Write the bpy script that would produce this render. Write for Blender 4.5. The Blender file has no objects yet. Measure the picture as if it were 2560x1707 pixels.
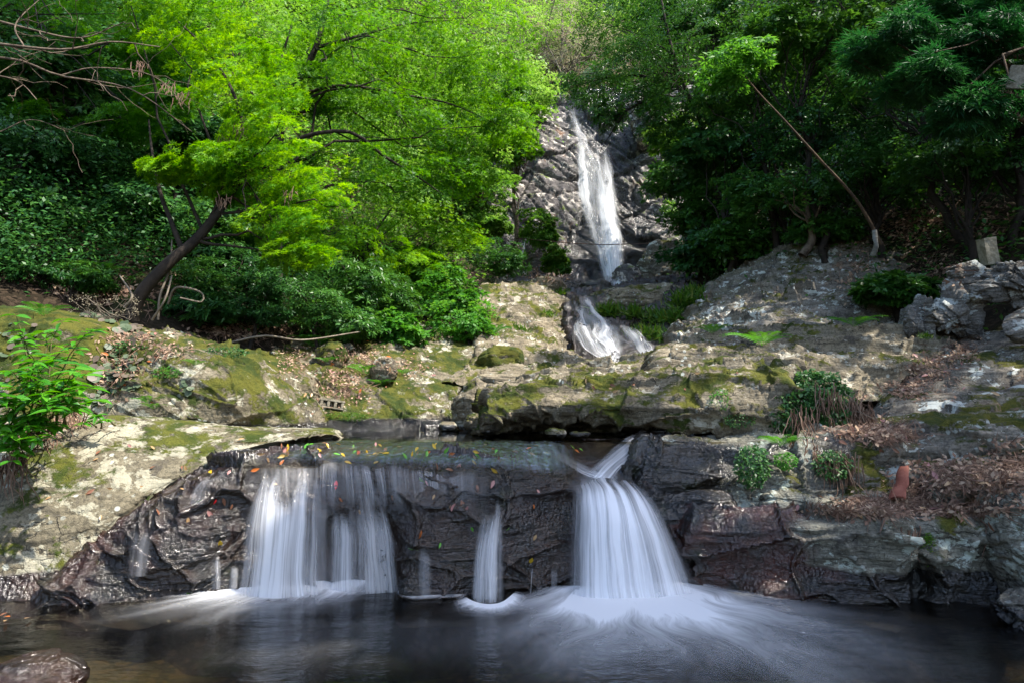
import bpy, math, random
import numpy as np
from mathutils import Vector
from mathutils.bvhtree import BVHTree
rng = np.random.default_rng(7)
random.seed(7)
sc = bpy.context.scene
col = sc.collection
R = math.radians

# ------------------------------------------------------------ camera, sky, sun, exposure
CAM = np.array([0.0, 0.0, 1.5]); FPX = 1600.0; PITCH = R(5.23)
cd = bpy.data.cameras.new('camera'); cam = bpy.data.objects.new('camera', cd); col.objects.link(cam)
cam.location = CAM; cam.rotation_euler = (R(90) + PITCH, 0, 0)
cd.sensor_width = 36; cd.lens = 36 * FPX / 2560; cd.clip_end = 500; cd.clip_start = 0.05
sc.camera = cam
SUN = Vector((0.50, -0.20, 0.84)).normalized()
elev = math.asin(SUN.z); rot = math.atan2(SUN.x, SUN.y)
w = bpy.data.worlds.new('World'); sc.world = w; w.use_nodes = True
nt = w.node_tree; bgn = nt.nodes['Background']
sky = nt.nodes.new('ShaderNodeTexSky'); sky.sky_type = 'NISHITA'; sky.sun_disc = False
sky.sun_elevation = elev; sky.sun_rotation = rot; sky.air_density = 1.0; sky.dust_density = 1.5
nt.links.new(sky.outputs[0], bgn.inputs[0]); bgn.inputs[1].default_value = 0.15
sl = bpy.data.lights.new('sun', 'SUN'); sl.energy = 3.4; sl.angle = R(0.6); sl.color = (1, 0.94, 0.84)
so = bpy.data.objects.new('sun', sl); col.objects.link(so); so.location = SUN * 60
so.rotation_euler = SUN.to_track_quat('Z', 'Y').to_euler()
vs = sc.view_settings; vs.view_transform = 'Standard'; vs.look = 'None'; vs.gamma = 1; vs.use_curve_mapping = False
vs.exposure = 1.7
sc.cycles.use_denoising = True
sc.cycles.max_bounces = 8; sc.cycles.diffuse_bounces = 3; sc.cycles.glossy_bounces = 3
sc.cycles.transmission_bounces = 6; sc.cycles.transparent_max_bounces = 16
sc.cycles.sample_clamp_indirect = 6; sc.cycles.caustics_reflective = False; sc.cycles.caustics_refractive = False

# ------------------------------------------------------------ helpers: photo ray to world, noise, meshes
def ray(px, py):
    px = np.asarray(px, float); py = np.asarray(py, float)
    x = (px - 1280) / FPX; u = (853.5 - py) / FPX
    c, s = math.cos(PITCH), math.sin(PITCH)
    return np.stack([x, c - s * u, s + c * u], -1)
def P(px, py, d):
    r = ray(px, py)
    return CAM + r * (np.asarray(d, float) / r[..., 1])[..., None]
def Pz(px, py, z):
    r = ray(px, py); return CAM + r * ((z - CAM[2]) / r[..., 2])[..., None]

def h3(ix, iy, iz, s):
    h = (ix.astype(np.int64) * 374761393 + iy.astype(np.int64) * 668265263 + iz.astype(np.int64) * 2147483647 + s * 1274126177) & 0xFFFFFFFF
    h = ((h ^ (h >> 13)) * 1274126177) & 0xFFFFFFFF
    h = ((h ^ (h >> 16)) * 2246822519) & 0xFFFFFFFF
    return ((h ^ (h >> 15)) & 0xFFFFFF) / float(0x1000000)
def vnoise(p, s=0):
    i = np.floor(p).astype(np.int64); f = p - i; f = f * f * f * (f * (f * 6 - 15) + 10)
    r = 0
    for dx in (0, 1):
        wx = f[:, 0] if dx else 1 - f[:, 0]
        for dy in (0, 1):
            wy = f[:, 1] if dy else 1 - f[:, 1]
            for dz in (0, 1):
                wz = f[:, 2] if dz else 1 - f[:, 2]
                r = r + wx * wy * wz * h3(i[:, 0] + dx, i[:, 1] + dy, i[:, 2] + dz, s)
    return r * 2 - 1
_a = 0.6; ROTM = np.array([[math.cos(_a), -math.sin(_a), 0], [math.sin(_a) * .8, math.cos(_a) * .8, -.6], [math.sin(_a) * .6, math.cos(_a) * .6, .8]])
def fbm(p, o=4, s=0, g=.5):
    r = 0; a = 1.0; q = p.copy(); t = 0
    for k in range(o):
        r = r + a * vnoise(q, s + k * 17); t += a; a *= g; q = (q @ ROTM.T) * 2.03 + 5.3
    return r / t
def worley(p, s=0):
    i = np.floor(p).astype(np.int64); n = len(p)
    f1 = np.full(n, 9.0); f2 = np.full(n, 9.0); idd = np.zeros(n); vec = np.zeros((n, 3))
    for dx in (-1, 0, 1):
        for dy in (-1, 0, 1):
            for dz in (-1, 0, 1):
                cx, cy, cz = i[:, 0] + dx, i[:, 1] + dy, i[:, 2] + dz
                c = np.stack([cx + h3(cx, cy, cz, s), cy + h3(cx, cy, cz, s + 1), cz + h3(cx, cy, cz, s + 2)], 1)
                v = p - c; d = np.sqrt((v * v).sum(1))
                near = d < f1
                f2 = np.where(near, f1, np.minimum(f2, d))
                idd = np.where(near, h3(cx, cy, cz, s + 3), idd); vec = np.where(near[:, None], v, vec)
                f1 = np.where(near, d, f1)
    return f1, f2, idd, vec
def sstep(a, b, x):
    t = np.clip((x - a) / (b - a), 0, 1); return t * t * (3 - 2 * t)

BED_UP = np.array([0.10, 0.42, 0.90]); BED_UP /= np.linalg.norm(BED_UP)
def rockdisp(p, amp, strata=1.0, block=1.0, fine=1.0, s=0, dip=None, sc_=1.0):
    """signed offset along the normal: bedded ledges, broken blocks with open joints, rough grain"""
    n = BED_UP if dip is None else np.array(dip) / np.linalg.norm(dip)
    q = p / sc_
    wv = fbm(q * .9, 3, s + 3) * .35
    t = (q @ n) * 3.6 + wv * 1.6 + s * .37
    k = np.floor(t); f = t - k
    lat = np.floor(vnoise(q * 1.1 + 7, s + 9) * 2.2)
    a = h3(k, lat, lat * 0, s + 5); b = h3(k + 1, lat, lat * 0, s + 5)
    led = a + (b - a) * sstep(.72, 1., f)
    d = strata * (led - .5) * .9
    d -= strata * .35 * np.exp(-((f - .98) / .05) ** 2)
    t2 = (q @ n) * 13 + wv * 5 + fbm(q * 3, 2, s + 31) * .7; f2_ = t2 - np.floor(t2)
    d += strata * .16 * (h3(np.floor(t2), lat, lat * 0, s + 6) - .5) - strata * .08 * np.exp(-((f2_ - .95) / .08) ** 2)
    qq = q + np.stack([fbm(q * 2, 2, s + 11), fbm(q * 2 + 9, 2, s + 12), fbm(q * 2 + 4, 2, s + 13)], 1) * .16
    f1, f2, idd, vec = worley(qq * np.array([1.25, 1.25, 1.7]), s + 20)
    gx = np.stack([np.sin(idd * 91), np.sin(idd * 53 + 1), np.sin(idd * 131 + 2)], 1)
    d += block * ((idd - .5) * .55 + (vec * gx).sum(1) * .55)
    d -= block * .42 * np.exp(-((f2 - f1) / .045) ** 2)
    d += fine * (fbm(q * 2.3, 5, s + 40, .55) * .55 + fbm(q * 9, 3, s + 50, .6) * .16)
    st = q - n * (q @ n)[:, None] * -2.2
    for k_, (fr, w_, am) in enumerate(((1.3, .035, .42), (3.1, .04, .16), (7.5, .06, .05))):
        v = np.abs(vnoise(st * fr + wv[:, None] * 2, s + 60 + k_)); d -= fine * am * np.exp(-(v / w_) ** 2)
        d += fine * am * .7 * (np.floor(vnoise((st * fr * .8) @ ROTM.T, s + 70 + k_) * 3) / 3)
    return d * amp

def cr(a, t):
    """Catmull-Rom along axis 0 at positions t"""
    n = len(a); i = np.clip(np.floor(t).astype(int), 0, n - 2); f = (t - i).reshape((-1,) + (1,) * (a.ndim - 1))
    p0 = np.where((i > 0).reshape(f.shape), a[np.maximum(i - 1, 0)], 2 * a[i] - a[i + 1])
    p1 = a[i]; p2 = a[i + 1]
    p3 = np.where((i + 2 < n).reshape(f.shape), a[np.minimum(i + 2, n - 1)], 2 * a[i + 1] - a[i])
    return .5 * (2 * p1 + (p2 - p0) * f + (2 * p0 - 5 * p1 + 4 * p2 - p3) * f ** 2 + (3 * p1 - p0 - 3 * p2 + p3) * f ** 3)
def arc_t(a, n):
    d = np.linalg.norm(np.diff(a, axis=0), axis=-1)
    if d.ndim > 1: d = d.mean(1)
    s = np.r_[0, np.cumsum(d + 1e-6)]
    return np.interp(np.linspace(0, s[-1], n), s, np.arange(len(s)))
def spline(pts, n):
    a = np.array(pts, float); return cr(a, arc_t(a, n))
def net(rows, ncol=24):
    """rows of (px,py,d) -> control net in world space, every row resampled to ncol"""
    out = []
    for r in rows:
        a = np.array(r, float); w_ = P(a[:, 0], a[:, 1], a[:, 2])
        out.append(spline(w_, ncol))
    return np.stack(out)
def refine(c, nu, nv):
    c = cr(c, arc_t(c, nv)); c = np.swapaxes(c, 0, 1)
    return np.swapaxes(cr(c, arc_t(c, nu)), 0, 1)

def shade(me): me.polygons.foreach_set('use_smooth', np.ones(len(me.polygons), bool))
def newmesh(name, V, F, mat=None, smooth=True, attrs=None, uv=None):
    V = np.asarray(V, np.float32); F = np.asarray(F, np.int32); k = F.shape[1]
    me = bpy.data.meshes.new(name)
    me.vertices.add(len(V)); me.vertices.foreach_set('co', V.ravel())
    me.loops.add(F.size); me.loops.foreach_set('vertex_index', F.ravel())
    me.polygons.add(len(F)); me.polygons.foreach_set('loop_start', np.arange(0, F.size, k, dtype=np.int32))
    me.polygons.foreach_set('loop_total', np.full(len(F), k, np.int32))
    me.update(calc_edges=True)
    if smooth: shade(me)
    for an, av in (attrs or {}).items():
        me.attributes.new(an, 'FLOAT', 'POINT').data.foreach_set('value', np.asarray(av, np.float32))
    if uv is not None:
        me.uv_layers.new(name='UVMap').data.foreach_set('uv', np.asarray(uv, np.float32)[F.ravel()].ravel())
    if mat: me.materials.append(mat)
    return me
def link(name, me, parent=None, loc=None):
    o = bpy.data.objects.new(name, me); col.objects.link(o)
    if parent: o.parent = parent
    if loc is not None: o.location = loc
    return o
def tag(o, label=None, cat=None, group=None, kind=None):
    if label: o['label'] = label
    if cat: o['category'] = cat
    if group: o['group'] = group
    if kind: o['kind'] = kind
    return o
def empty(name, loc, label, cat, group=None):
    o = bpy.data.objects.new(name, None); col.objects.link(o); o.location = loc; o.empty_display_size = .1
    return tag(o, label, cat, group)
def base_of(V): return np.array([V[:, 0].mean(), V[:, 1].mean(), V[:, 2].min()])
def make(name, V, F, mat, smooth=True, attrs=None, uv=None, parent=None, base=None):
    """mesh whose origin sits at its base (or at the parent's)"""
    V = np.asarray(V)
    b = base_of(V) if base is None else np.asarray(base)
    o = link(name, newmesh(name, V - b, F, mat, smooth, attrs, uv), parent)
    if parent is None: o.location = b
    return o
def gridF(nv, nu):
    i = np.arange(nv - 1)[:, None] * nu + np.arange(nu - 1)[None]
    return np.stack([i, i + 1, i + nu + 1, i + nu], -1).reshape(-1, 4)
BV, BF, BN = [], [], [0]        # everything solid that leaves may lie on
def solid(V, F):
    F = np.asarray(F)
    if F.shape[1] == 4: F = np.concatenate([F[:, [0, 1, 2]], F[:, [0, 2, 3]]])
    BV.append(np.asarray(V, np.float32)); BF.append(F + BN[0]); BN[0] += len(V)
def gnormal(G):
    du = np.gradient(G, axis=1); dv = np.gradient(G, axis=0); n = np.cross(du, dv)
    return n / (np.linalg.norm(n, axis=-1, keepdims=True) + 1e-9)

# ------------------------------------------------------------ materials
class NT:
    def __init__(s, name):
        s.m = bpy.data.materials.new(name); s.m.use_nodes = True; s.t = s.m.node_tree; s.t.nodes.clear()
        s.out = s.t.nodes.new('ShaderNodeOutputMaterial')
    def n(s, typ, ins=None, out=0, **kw):
        nd = s.t.nodes.new('ShaderNode' + typ)
        for k, v in kw.items(): setattr(nd, k, v)
        for k, v in (ins or {}).items():
            if isinstance(v, bpy.types.NodeSocket): s.t.links.new(v, nd.inputs[k])
            elif v is not None: nd.inputs[k].default_value = v
        return nd.outputs[out]
    def math(s, op, a, b=0.0, c=None, clamp=False):
        d = {0: a, 1: b}
        if c is not None: d[2] = c
        return s.n('Math', d, operation=op, use_clamp=clamp)
    def mix(s, f, a, b):
        nd = s.t.nodes.new('ShaderNodeMix'); nd.data_type = 'RGBA'
        for k, v in ((0, f), (6, a), (7, b)):
            if isinstance(v, bpy.types.NodeSocket): s.t.links.new(v, nd.inputs[k])
            else: nd.inputs[k].default_value = v if k == 0 else (*v, 1)
        return nd.outputs[2]
    def ramp(s, f, lo, hi):
        return s.n('MapRange', {0: f, 1: lo, 2: hi, 3: 0., 4: 1.}, interpolation_type='SMOOTHSTEP')
    def noise(s, vec, scale, det=6., rough=.55, dist=0., dim='3D'):
        return s.n('TexNoise', {'Vector': vec, 'Scale': scale, 'Detail': det, 'Roughness': rough, 'Distortion': dist}, noise_dimensions=dim)
    def attr(s, name): return s.n('Attribute', attribute_name=name, out=2)
    def scaled(s, vec, sx, sy, sz, rot_=(0, 0, 0)):
        return s.n('Mapping', {'Vector': vec, 'Scale': (sx, sy, sz), 'Rotation': rot_})
    def done(s, sh): s.t.links.new(sh, s.out.inputs[0]); return s.m

def rock_mat(name, c1, c2, pale=(.42, .42, .36), pale_t=(.58, .66), moss_t=(.56, .66), mossc=((.035, .048, .008), (.10, .095, .012)), rusty=0.0, dark=(.05, .045, .042), bump=1.0, dark_t=(.55, .7), lay_amt=1.0):
    t = NT(name); pos = t.n('NewGeometry'); nor = t.n('NewGeometry', out=1)
    lay = t.scaled(pos, .8, 1.1, 10.0, (R(24), R(-9), 0))
    b = t.noise(pos, 2.4, 12, .70); st = t.noise(lay, 3.2, 12, .70, .5); fn = t.noise(pos, 42, 5, .7)
    c = t.mix(t.ramp(b, .35, .65), c1, c2)
    c = t.mix(t.math('MULTIPLY', t.ramp(st, .51, .60), .60 * lay_amt), c, [x * .45 for x in c1])
    c = t.mix(t.math('MULTIPLY', t.ramp(st, .47, .38), .5 * lay_amt), c, [min(.6, x * 1.45) for x in c2])
    bl = t.noise(pos, 3.3, 12, .72, .5)
    c = t.mix(t.math('MULTIPLY', t.ramp(bl, *dark_t), .75), c, dark)
    c = t.mix(t.math('MULTIPLY', t.ramp(fn, .46, .60), .55), c, [x * .38 for x in c1])
    ck = t.n('TexVoronoi', {'Vector': t.n('VectorMath', {0: t.scaled(pos, 1, 1, 2.6, (R(24), R(-9), 0)), 1: t.n('VectorMath', {0: t.n('TexNoise', {'Vector': pos, 'Scale': 3., 'Detail': 5.}, out=1), 3: .8}, operation='SCALE')}, operation='ADD'), 'Scale': 2.4}, feature='DISTANCE_TO_EDGE')
    ckm = t.math('MULTIPLY', t.ramp(ck, .022, .004), t.ramp(t.noise(pos, 1.6, 4), .42, .6))
    c = t.mix(t.math('MULTIPLY', ckm, .8), c, (.02, .018, .015))
    ru = t.noise(t.scaled(pos, 1, 1, .6), 1.9, 5, .6)
    c = t.mix(t.math('MULTIPLY', t.ramp(ru, .56, .70), rusty), c, (.20, .085, .025))
    # lichen crusts
    ln = t.noise(t.scaled(pos, 1, 1, 1.5, (.3, .2, .5)), 3.1, 12, .70, .35)
    c = t.mix(t.math('MULTIPLY', t.ramp(ln, pale_t[0] + .02, pale_t[0] + .05), .9), c, pale)
    sp = t.n('TexVoronoi', {'Vector': pos, 'Scale': 11., 'Randomness': 1.}, feature='F1')
    spk = t.math('MULTIPLY', t.ramp(sp, .26, .17), t.ramp(t.noise(pos, 1.3, 3), .48, .6))
    c = t.mix(t.math('MULTIPLY', spk, .8), c, (.46, .49, .44))
    # moss on ledges and upper sides
    up = t.n('SeparateXYZ', {0: nor}, out=2)
    mn = t.noise(t.scaled(pos, 1, 1, 1, (0, .4, .9)), 2.0, 12, .70, .2)
    mv = t.math('ADD', mn, t.math('MULTIPLY', t.math('SUBTRACT', up, .45), .10))
    mv = t.math('ADD', mv, t.math('MULTIPLY', t.attr('moss'), .30))
    mv = t.math('ADD', mv, t.math('MULTIPLY', t.math('SUBTRACT', t.noise(pos, 26, 4, .7), .5), .16))
    mm = t.ramp(mv, moss_t[0] + .045, moss_t[1] + .025)
    mcol = t.mix(t.ramp(t.noise(pos, 5, 5, .6), .38, .62), mossc[0], mossc[1])
    mcol = t.mix(t.math('MULTIPLY', t.ramp(t.noise(pos, 70, 2, .6), .45, .7), .45), mcol, [x * .35 for x in mossc[0]])
    c = t.mix(mm, c, mcol)
    wet = t.attr('wet'); rust = t.attr('rust')
    wetc = t.mix(t.ramp(t.noise(pos, 3.2, 6, .6), .40, .66), (.006, .005, .004), (.026, .020, .013))
    wetc = t.mix(t.math('MULTIPLY', t.ramp(t.noise(pos, 5.5, 5, .6), .60, .70), .5), wetc, (.022, .030, .008))
    wetc = t.mix(t.math('MULTIPLY', rust, t.ramp(t.noise(pos, 4, 5, .6), .36, .60)), wetc, (.045, .012, .006))
    wm = t.ramp(t.math('ADD', wet, t.math('MULTIPLY', t.math('SUBTRACT', t.noise(pos, 3, 6, .65), .5), .7)), .38, .62)
    c = t.mix(wm, c, wetc)
    rough = t.math('SUBTRACT', .88, t.math('MULTIPLY', wm, .78))
    rough = t.math('ADD', rough, t.math('MULTIPLY', t.math('MULTIPLY', wm, t.noise(pos, 6, 4)), .12))
    h = t.math('ADD', t.math('MULTIPLY', t.noise(pos, 14, 8, .68), 1.0), t.math('MULTIPLY', t.noise(lay, 5, 8, .65), 1.1 * lay_amt))
    h = t.math('ADD', h, t.math('MULTIPLY', fn, .45))
    h = t.math('SUBTRACT', h, t.math('MULTIPLY', ckm, .8))
    h = t.math('ADD', h, t.math('MULTIPLY', mm, t.math('MULTIPLY', t.noise(pos, 95, 3, .7), 1.2)))
    h = t.math('ADD', h, t.math('MULTIPLY', t.ramp(ln, *pale_t), .12))
    vo = t.n('TexVoronoi', {'Vector': t.scaled(pos, 1, 1, .7), 'Scale': 44.}, feature='SMOOTH_F1')
    h = t.math('ADD', h, t.math('MULTIPLY', t.math('MULTIPLY', wm, vo), .9))
    bp = t.n('Bump', {'Strength': t.math('SUBTRACT', .6 * bump, t.math('MULTIPLY', wm, .04)), 'Distance': .045, 'Height': h})
    pb = t.n('BsdfPrincipled', {'Base Color': c, 'Roughness': rough, 'Normal': bp, 'Specular IOR Level': t.math('ADD', .25, t.math('MULTIPLY', wm, .60))})
    return t.done(pb)
M_LEFT = rock_mat('mossy pale rock', (.12, .102, .068), (.205, .178, .12), pale=(.33, .31, .23), pale_t=(.475, .60), moss_t=(.455, .55), dark_t=(.53, .63), lay_amt=.3, mossc=((.035, .055, .006), (.10, .105, .014)))
M_BANK = rock_mat('bank rock', (.125, .105, .07), (.225, .195, .135), pale=(.40, .385, .30), pale_t=(.53, .65), moss_t=(.445, .54), dark_t=(.53, .64), lay_amt=.5, mossc=((.030, .048, .006), (.10, .10, .013)))
M_SLAB = rock_mat('bedded slab rock', (.15, .125, .085), (.285, .24, .165), pale=(.42, .39, .31), pale_t=(.55, .68), moss_t=(.475, .57), dark_t=(.53, .64), lay_amt=.7, mossc=((.035, .052, .006), (.11, .11, .014)))
M_GREY = rock_mat('grey bedded rock', (.14, .122, .098), (.27, .24, .19), pale=(.52, .54, .49), pale_t=(.55, .68), moss_t=(.50, .60), rusty=.3, dark_t=(.52, .63), lay_amt=.7)
M_LEDGE = rock_mat('ledge rock', (.145, .135, .105), (.28, .265, .205), pale=(.46, .50, .42), pale_t=(.535, .67), moss_t=(.52, .62), rusty=.3, dark_t=(.54, .66))
M_WET = rock_mat('wet black rock', (.05, .046, .04), (.10, .09, .075), pale_t=(.75, .8), moss_t=(.66, .74))
M_CLIFF = rock_mat('cliff rock', (.105, .095, .095), (.21, .19, .185), pale=(.60, .54, .48), pale_t=(.53, .68), moss_t=(.52, .62), rusty=.6, mossc=((.07, .12, .012), (.16, .22, .03)), dark_t=(.50, .64))
M_PILE = rock_mat('jagged lichen rock', (.12, .11, .095), (.25, .23, .20), pale=(.46, .48, .45), pale_t=(.515, .64), moss_t=(.60, .70), rusty=.5, dark_t=(.52, .64))

def soil_mat(name, c1, c2, litter, green):
    t = NT(name); pos = t.n('NewGeometry')
    c = t.mix(t.ramp(t.noise(pos, 1.2, 8, .65), .35, .65), c1, c2)
    v = t.n('TexVoronoi', {'Vector': pos, 'Scale': 22.}, out=1)
    vs_ = t.n('SeparateColor', {0: v})
    c = t.mix(t.math('MULTIPLY', t.ramp(vs_, .6, .75), .7), c, litter)
    c = t.mix(t.ramp(t.noise(pos, .8, 6, .6), .52, .64), c, green)
    bp = t.n('Bump', {'Strength': .9, 'Distance': .08, 'Height': t.noise(pos, 6, 8, .7)})
    return t.done(t.n('BsdfPrincipled', {'Base Color': c, 'Roughness': .95, 'Normal': bp, 'Specular IOR Level': .1}))
M_SOIL = soil_mat('forest floor', (.016, .012, .008), (.034, .026, .016), (.06, .042, .028), (.012, .024, .006))
M_BEDMAT = soil_mat('stream bed', (.030, .026, .014), (.075, .060, .028), (.11, .075, .03), (.045, .045, .014))

def water_mat(name, tint, rough, bscale, bstr, sx=1., sy=1.):
    t = NT(name); pos = t.n('NewGeometry')
    h = t.noise(t.scaled(pos, sx, sy, 1), bscale, 4, .55)
    bp = t.n('Bump', {'Strength': bstr, 'Distance': .03, 'Height': h})
    fr = t.n('Fresnel', {'IOR': 1.36, 'Normal': bp})
    gl = t.n('BsdfGlossy', {'Color': (.95, .97, 1, 1), 'Roughness': rough, 'Normal': bp})
    tr = t.n('BsdfTransparent', {'Color': (*tint, 1)})
    return t.done(t.n('MixShader', {0: fr, 1: tr, 2: gl}))
M_POOL = water_mat('still dark water', (.52, .50, .42), .14, 4., .45, 1, 1.8)
M_UPPOOL = water_mat('upper pool water', (.42, .38, .27), .04, 3., .06, .5, 2)
def film_mat():
    t = NT('thin running water'); pos = t.n('NewGeometry')
    h = t.math('ADD', t.noise(t.scaled(pos, 5, .8, .8), 3.5, 5, .6, .6), t.math('MULTIPLY', t.noise(pos, 14, 4, .6), .4))
    bp = t.n('Bump', {'Strength': 1., 'Distance': .06, 'Height': h})
    fr = t.math('MULTIPLY', t.math('MULTIPLY', t.n('Fresnel', {'IOR': 1.34, 'Normal': bp}), t.attr('dens')), .6)
    gl = t.n('BsdfGlossy', {'Color': (.9, .95, 1, 1), 'Roughness': .16, 'Normal': bp})
    return t.done(t.n('MixShader', {0: fr, 1: t.n('BsdfTransparent', {'Color': (.82, .80, .74, 1)}), 2: gl}))
M_FILM = film_mat()

def white_mat(name, streak_u, streak_v, lo, hi, amax=1.0, colr=(.86, .89, .94), tl=.35):
    """silky white water: clear gaps between long fine streaks that follow the flow (UV: u across, v along, metres)"""
    t = NT(name); uv = t.n('UVMap')
    a = t.noise(t.scaled(uv, streak_u, streak_v, 1), 1., 5, .62, .25)
    b = t.noise(t.scaled(uv, streak_u * 4.2, streak_v * 1.3, 1), 1., 3, .6)
    k = t.math('ADD', t.math('MULTIPLY', a, .72), t.math('MULTIPLY', b, .28))
    d = t.attr('dens')
    k = t.n('MapRange', {0: k, 1: lo, 2: hi, 3: 0., 4: 1.})
    al = t.math('ADD', t.math('MULTIPLY', d, t.math('MULTIPLY_ADD', k, .95, .06)), t.math('MULTIPLY', t.math('POWER', d, 3.), .22))
    al = t.math('MINIMUM', t.math('MAXIMUM', t.math('MULTIPLY', al, t.ramp(d, 0., .25)), 0.), amax)
    df = t.n('BsdfDiffuse', {'Color': (*colr, 1)}); tn = t.n('BsdfTranslucent', {'Color': (*colr, 1)})
    body = t.n('MixShader', {0: tl, 1: df, 2: tn})
    return t.done(t.n('MixShader', {0: al, 1: t.n('BsdfTransparent', {'Color': (1, 1, 1, 1)}), 2: body}))
M_FALL = white_mat('white falling water', 16., .45, .40, .66, .92, (.93, .94, .97))
M_FARFALL = white_mat('distant white water', 7.5, .22, .43, .70, .92, (.92, .94, .97))
M_FOAM = white_mat('foam on the pool', 11., 2.2, .20, .64, .97, (.93, .95, .98))

def leaf_mat(name, cols, tl=.45, rough=.45, spec=.4, tlc=1.5):
    t = NT(name); v = t.attr('tint'); oi = t.n('ObjectInfo', out=5)
    cr_ = t.t.nodes.new('ShaderNodeValToRGB'); e = cr_.color_ramp.elements
    e[0].color = (*cols[0], 1); e[1].color = (*cols[-1], 1)
    for k, c in enumerate(cols[1:-1]): e.new((k + 1) / (len(cols) - 1)).color = (*c, 1)
    t.t.links.new(v, cr_.inputs[0]); c = cr_.outputs[0]
    pb = t.n('BsdfPrincipled', {'Base Color': c, 'Roughness': rough, 'Specular IOR Level': spec})
    if tl <= 0: return t.done(pb)
    tc = t.n('HueSaturation', {'Color': c, 'Value': tlc, 'Saturation': 1.05, 'Hue': .485})
    return t.done(t.n('MixShader', {0: tl, 1: pb, 2: t.n('BsdfTranslucent', {'Color': tc})}))
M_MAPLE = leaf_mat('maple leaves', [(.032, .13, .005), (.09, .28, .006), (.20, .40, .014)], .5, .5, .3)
M_MAPLED = leaf_mat('shaded maple leaves', [(.03, .12, .006), (.05, .20, .008), (.08, .24, .012)], .5, .5, .3)  # darker copy of the maple greens, shade put into the leaf colour
M_BRIGHT = leaf_mat('light green hillside leaves', [(.06, .17, .015), (.12, .28, .03), (.20, .34, .07)], .45, .5, .3)
M_EVER = leaf_mat('glossy evergreen leaves', [(.016, .07, .018), (.034, .125, .026), (.07, .19, .026)], .3, .42, .35)
M_DEEP = leaf_mat('deep green leaves', [(.018, .072, .012), (.034, .12, .016), (.065, .18, .02)], .3, .42, .4)
M_CEDAR = leaf_mat('cedar sprays', [(.010, .055, .018), (.018, .095, .026), (.03, .13, .03)], .3, .5, .3)
M_PALELF = leaf_mat('pale dry foliage', [(.10, .13, .06), (.20, .22, .12), (.30, .26, .18)], .35, .6, .3)
M_SHRUB = leaf_mat('shiny bright leaves', [(.03, .16, .008), (.06, .25, .012), (.10, .32, .015)], .4, .30, .55, 1.3)
M_FERN = leaf_mat('fern green', [(.03, .13, .012), (.06, .22, .02), (.10, .27, .03)], .45, .5, .3)
M_IVY = leaf_mat('small creeper leaves', [(.02, .075, .018), (.04, .13, .03), (.09, .19, .04)], .35, .4, .4)
M_GRASS = leaf_mat('grass blades', [(.03, .10, .008), (.07, .18, .012), (.15, .19, .03)], .45, .5, .3)
M_ROUND = leaf_mat('round mottled leaves', [(.045, .075, .035), (.09, .12, .065), (.12, .075, .065)], .1, .5, .35)
M_LITTER = leaf_mat('dry brown litter', [(.09, .05, .034), (.22, .13, .088), (.46, .33, .225)], .1, .7, .25)
M_DEAD = leaf_mat('dead hanging sprays', [(.12, .07, .048), (.21, .13, .09), (.30, .20, .14)], .2, .7, .2)
def plain(name, c, rough=.6, c2=None, scale=9., bump=.4, sx=1., sy=1., sz=1.):
    t = NT(name); pos = t.scaled(t.n('TexCoord', out=3), sx, sy, sz); n = t.noise(pos, scale, 7, .65)
    cc = t.mix(t.ramp(n, .36, .64), c, c2 or [x * .55 for x in c])
    bp = t.n('Bump', {'Strength': bump, 'Distance': .02, 'Height': n})
    return t.done(t.n('BsdfPrincipled', {'Base Color': cc, 'Roughness': rough, 'Normal': bp, 'Specular IOR Level': .3}))
M_BARK = plain('brown bark', (.10, .062, .036), .85, (.042, .028, .018), 9, .7, 1, 1, .4)
M_BARKP = plain('pale lichened bark', (.16, .12, .085), .85, (.06, .042, .028), 10, .6)
M_BARKD = plain('dark bark', (.035, .026, .019), .9, (.016, .012, .009), 10, .6)
M_TWIG = plain('grey twigs', (.20, .165, .125), .8, (.11, .09, .065), 14, .3)
M_STEM = plain('green brown stems', (.10, .09, .03), .7)
M_CONC = plain('weathered concrete', (.27, .24, .18), .9, (.15, .13, .09), 16, .6)
M_POST = plain('weathered stone', (.30, .27, .20), .9, (.17, .15, .10), 18, .6)
M_REDBARK = plain('red cedar bark', (.25, .085, .055), .75, (.17, .05, .03), 8, .6, 1, 1, 5)
M_WOOD = plain('grey weathered wood', (.24, .24, .22), .85, (.14, .13, .12), 8, .4, 1, 1, 6)
M_WIRE = plain('rusty wire', (.10, .05, .03), .7)
# ------------------------------------------------------------ terrain of the gorge
def bedz(y): return np.interp(y, [-12, 4.4, 5.3, 7.5, 9, 11.5, 12.5, 15, 20.5, 23, 24.2, 26, 40, 90], [-.6, -.55, .35, .7, 1.1, 1.7, 2.1, 3.3, 4.6, 5.3, 10.5, 11.9, 27, 72])
def xcen(y): return np.interp(y, [0, 5, 8, 12, 15, 22, 40], [0, .2, .6, 1.5, 2.2, 3.0, 3.6])
def tz(x, y):
    x = np.asarray(x, float); y = np.asarray(y, float)
    b = bedz(y); c = xcen(y)
    dl = np.maximum(0, c - x - np.interp(y, [-5, 5, 8, 12, 15, 24, 26], [5.5, 4.2, 2.6, 1.7, 1.3, 1.2, .5]))
    dr = np.maximum(0, x - c - np.interp(y, [-5, 5, 9, 12, 15, 24, 26], [5.5, 4.6, 3.6, 1.8, 1.3, 1.2, .5]))
    z = b + .40 * dl + .055 * np.minimum(dl, 12) ** 2 + .62 * dr + .035 * np.minimum(dr, 12) ** 2
    return z
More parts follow.
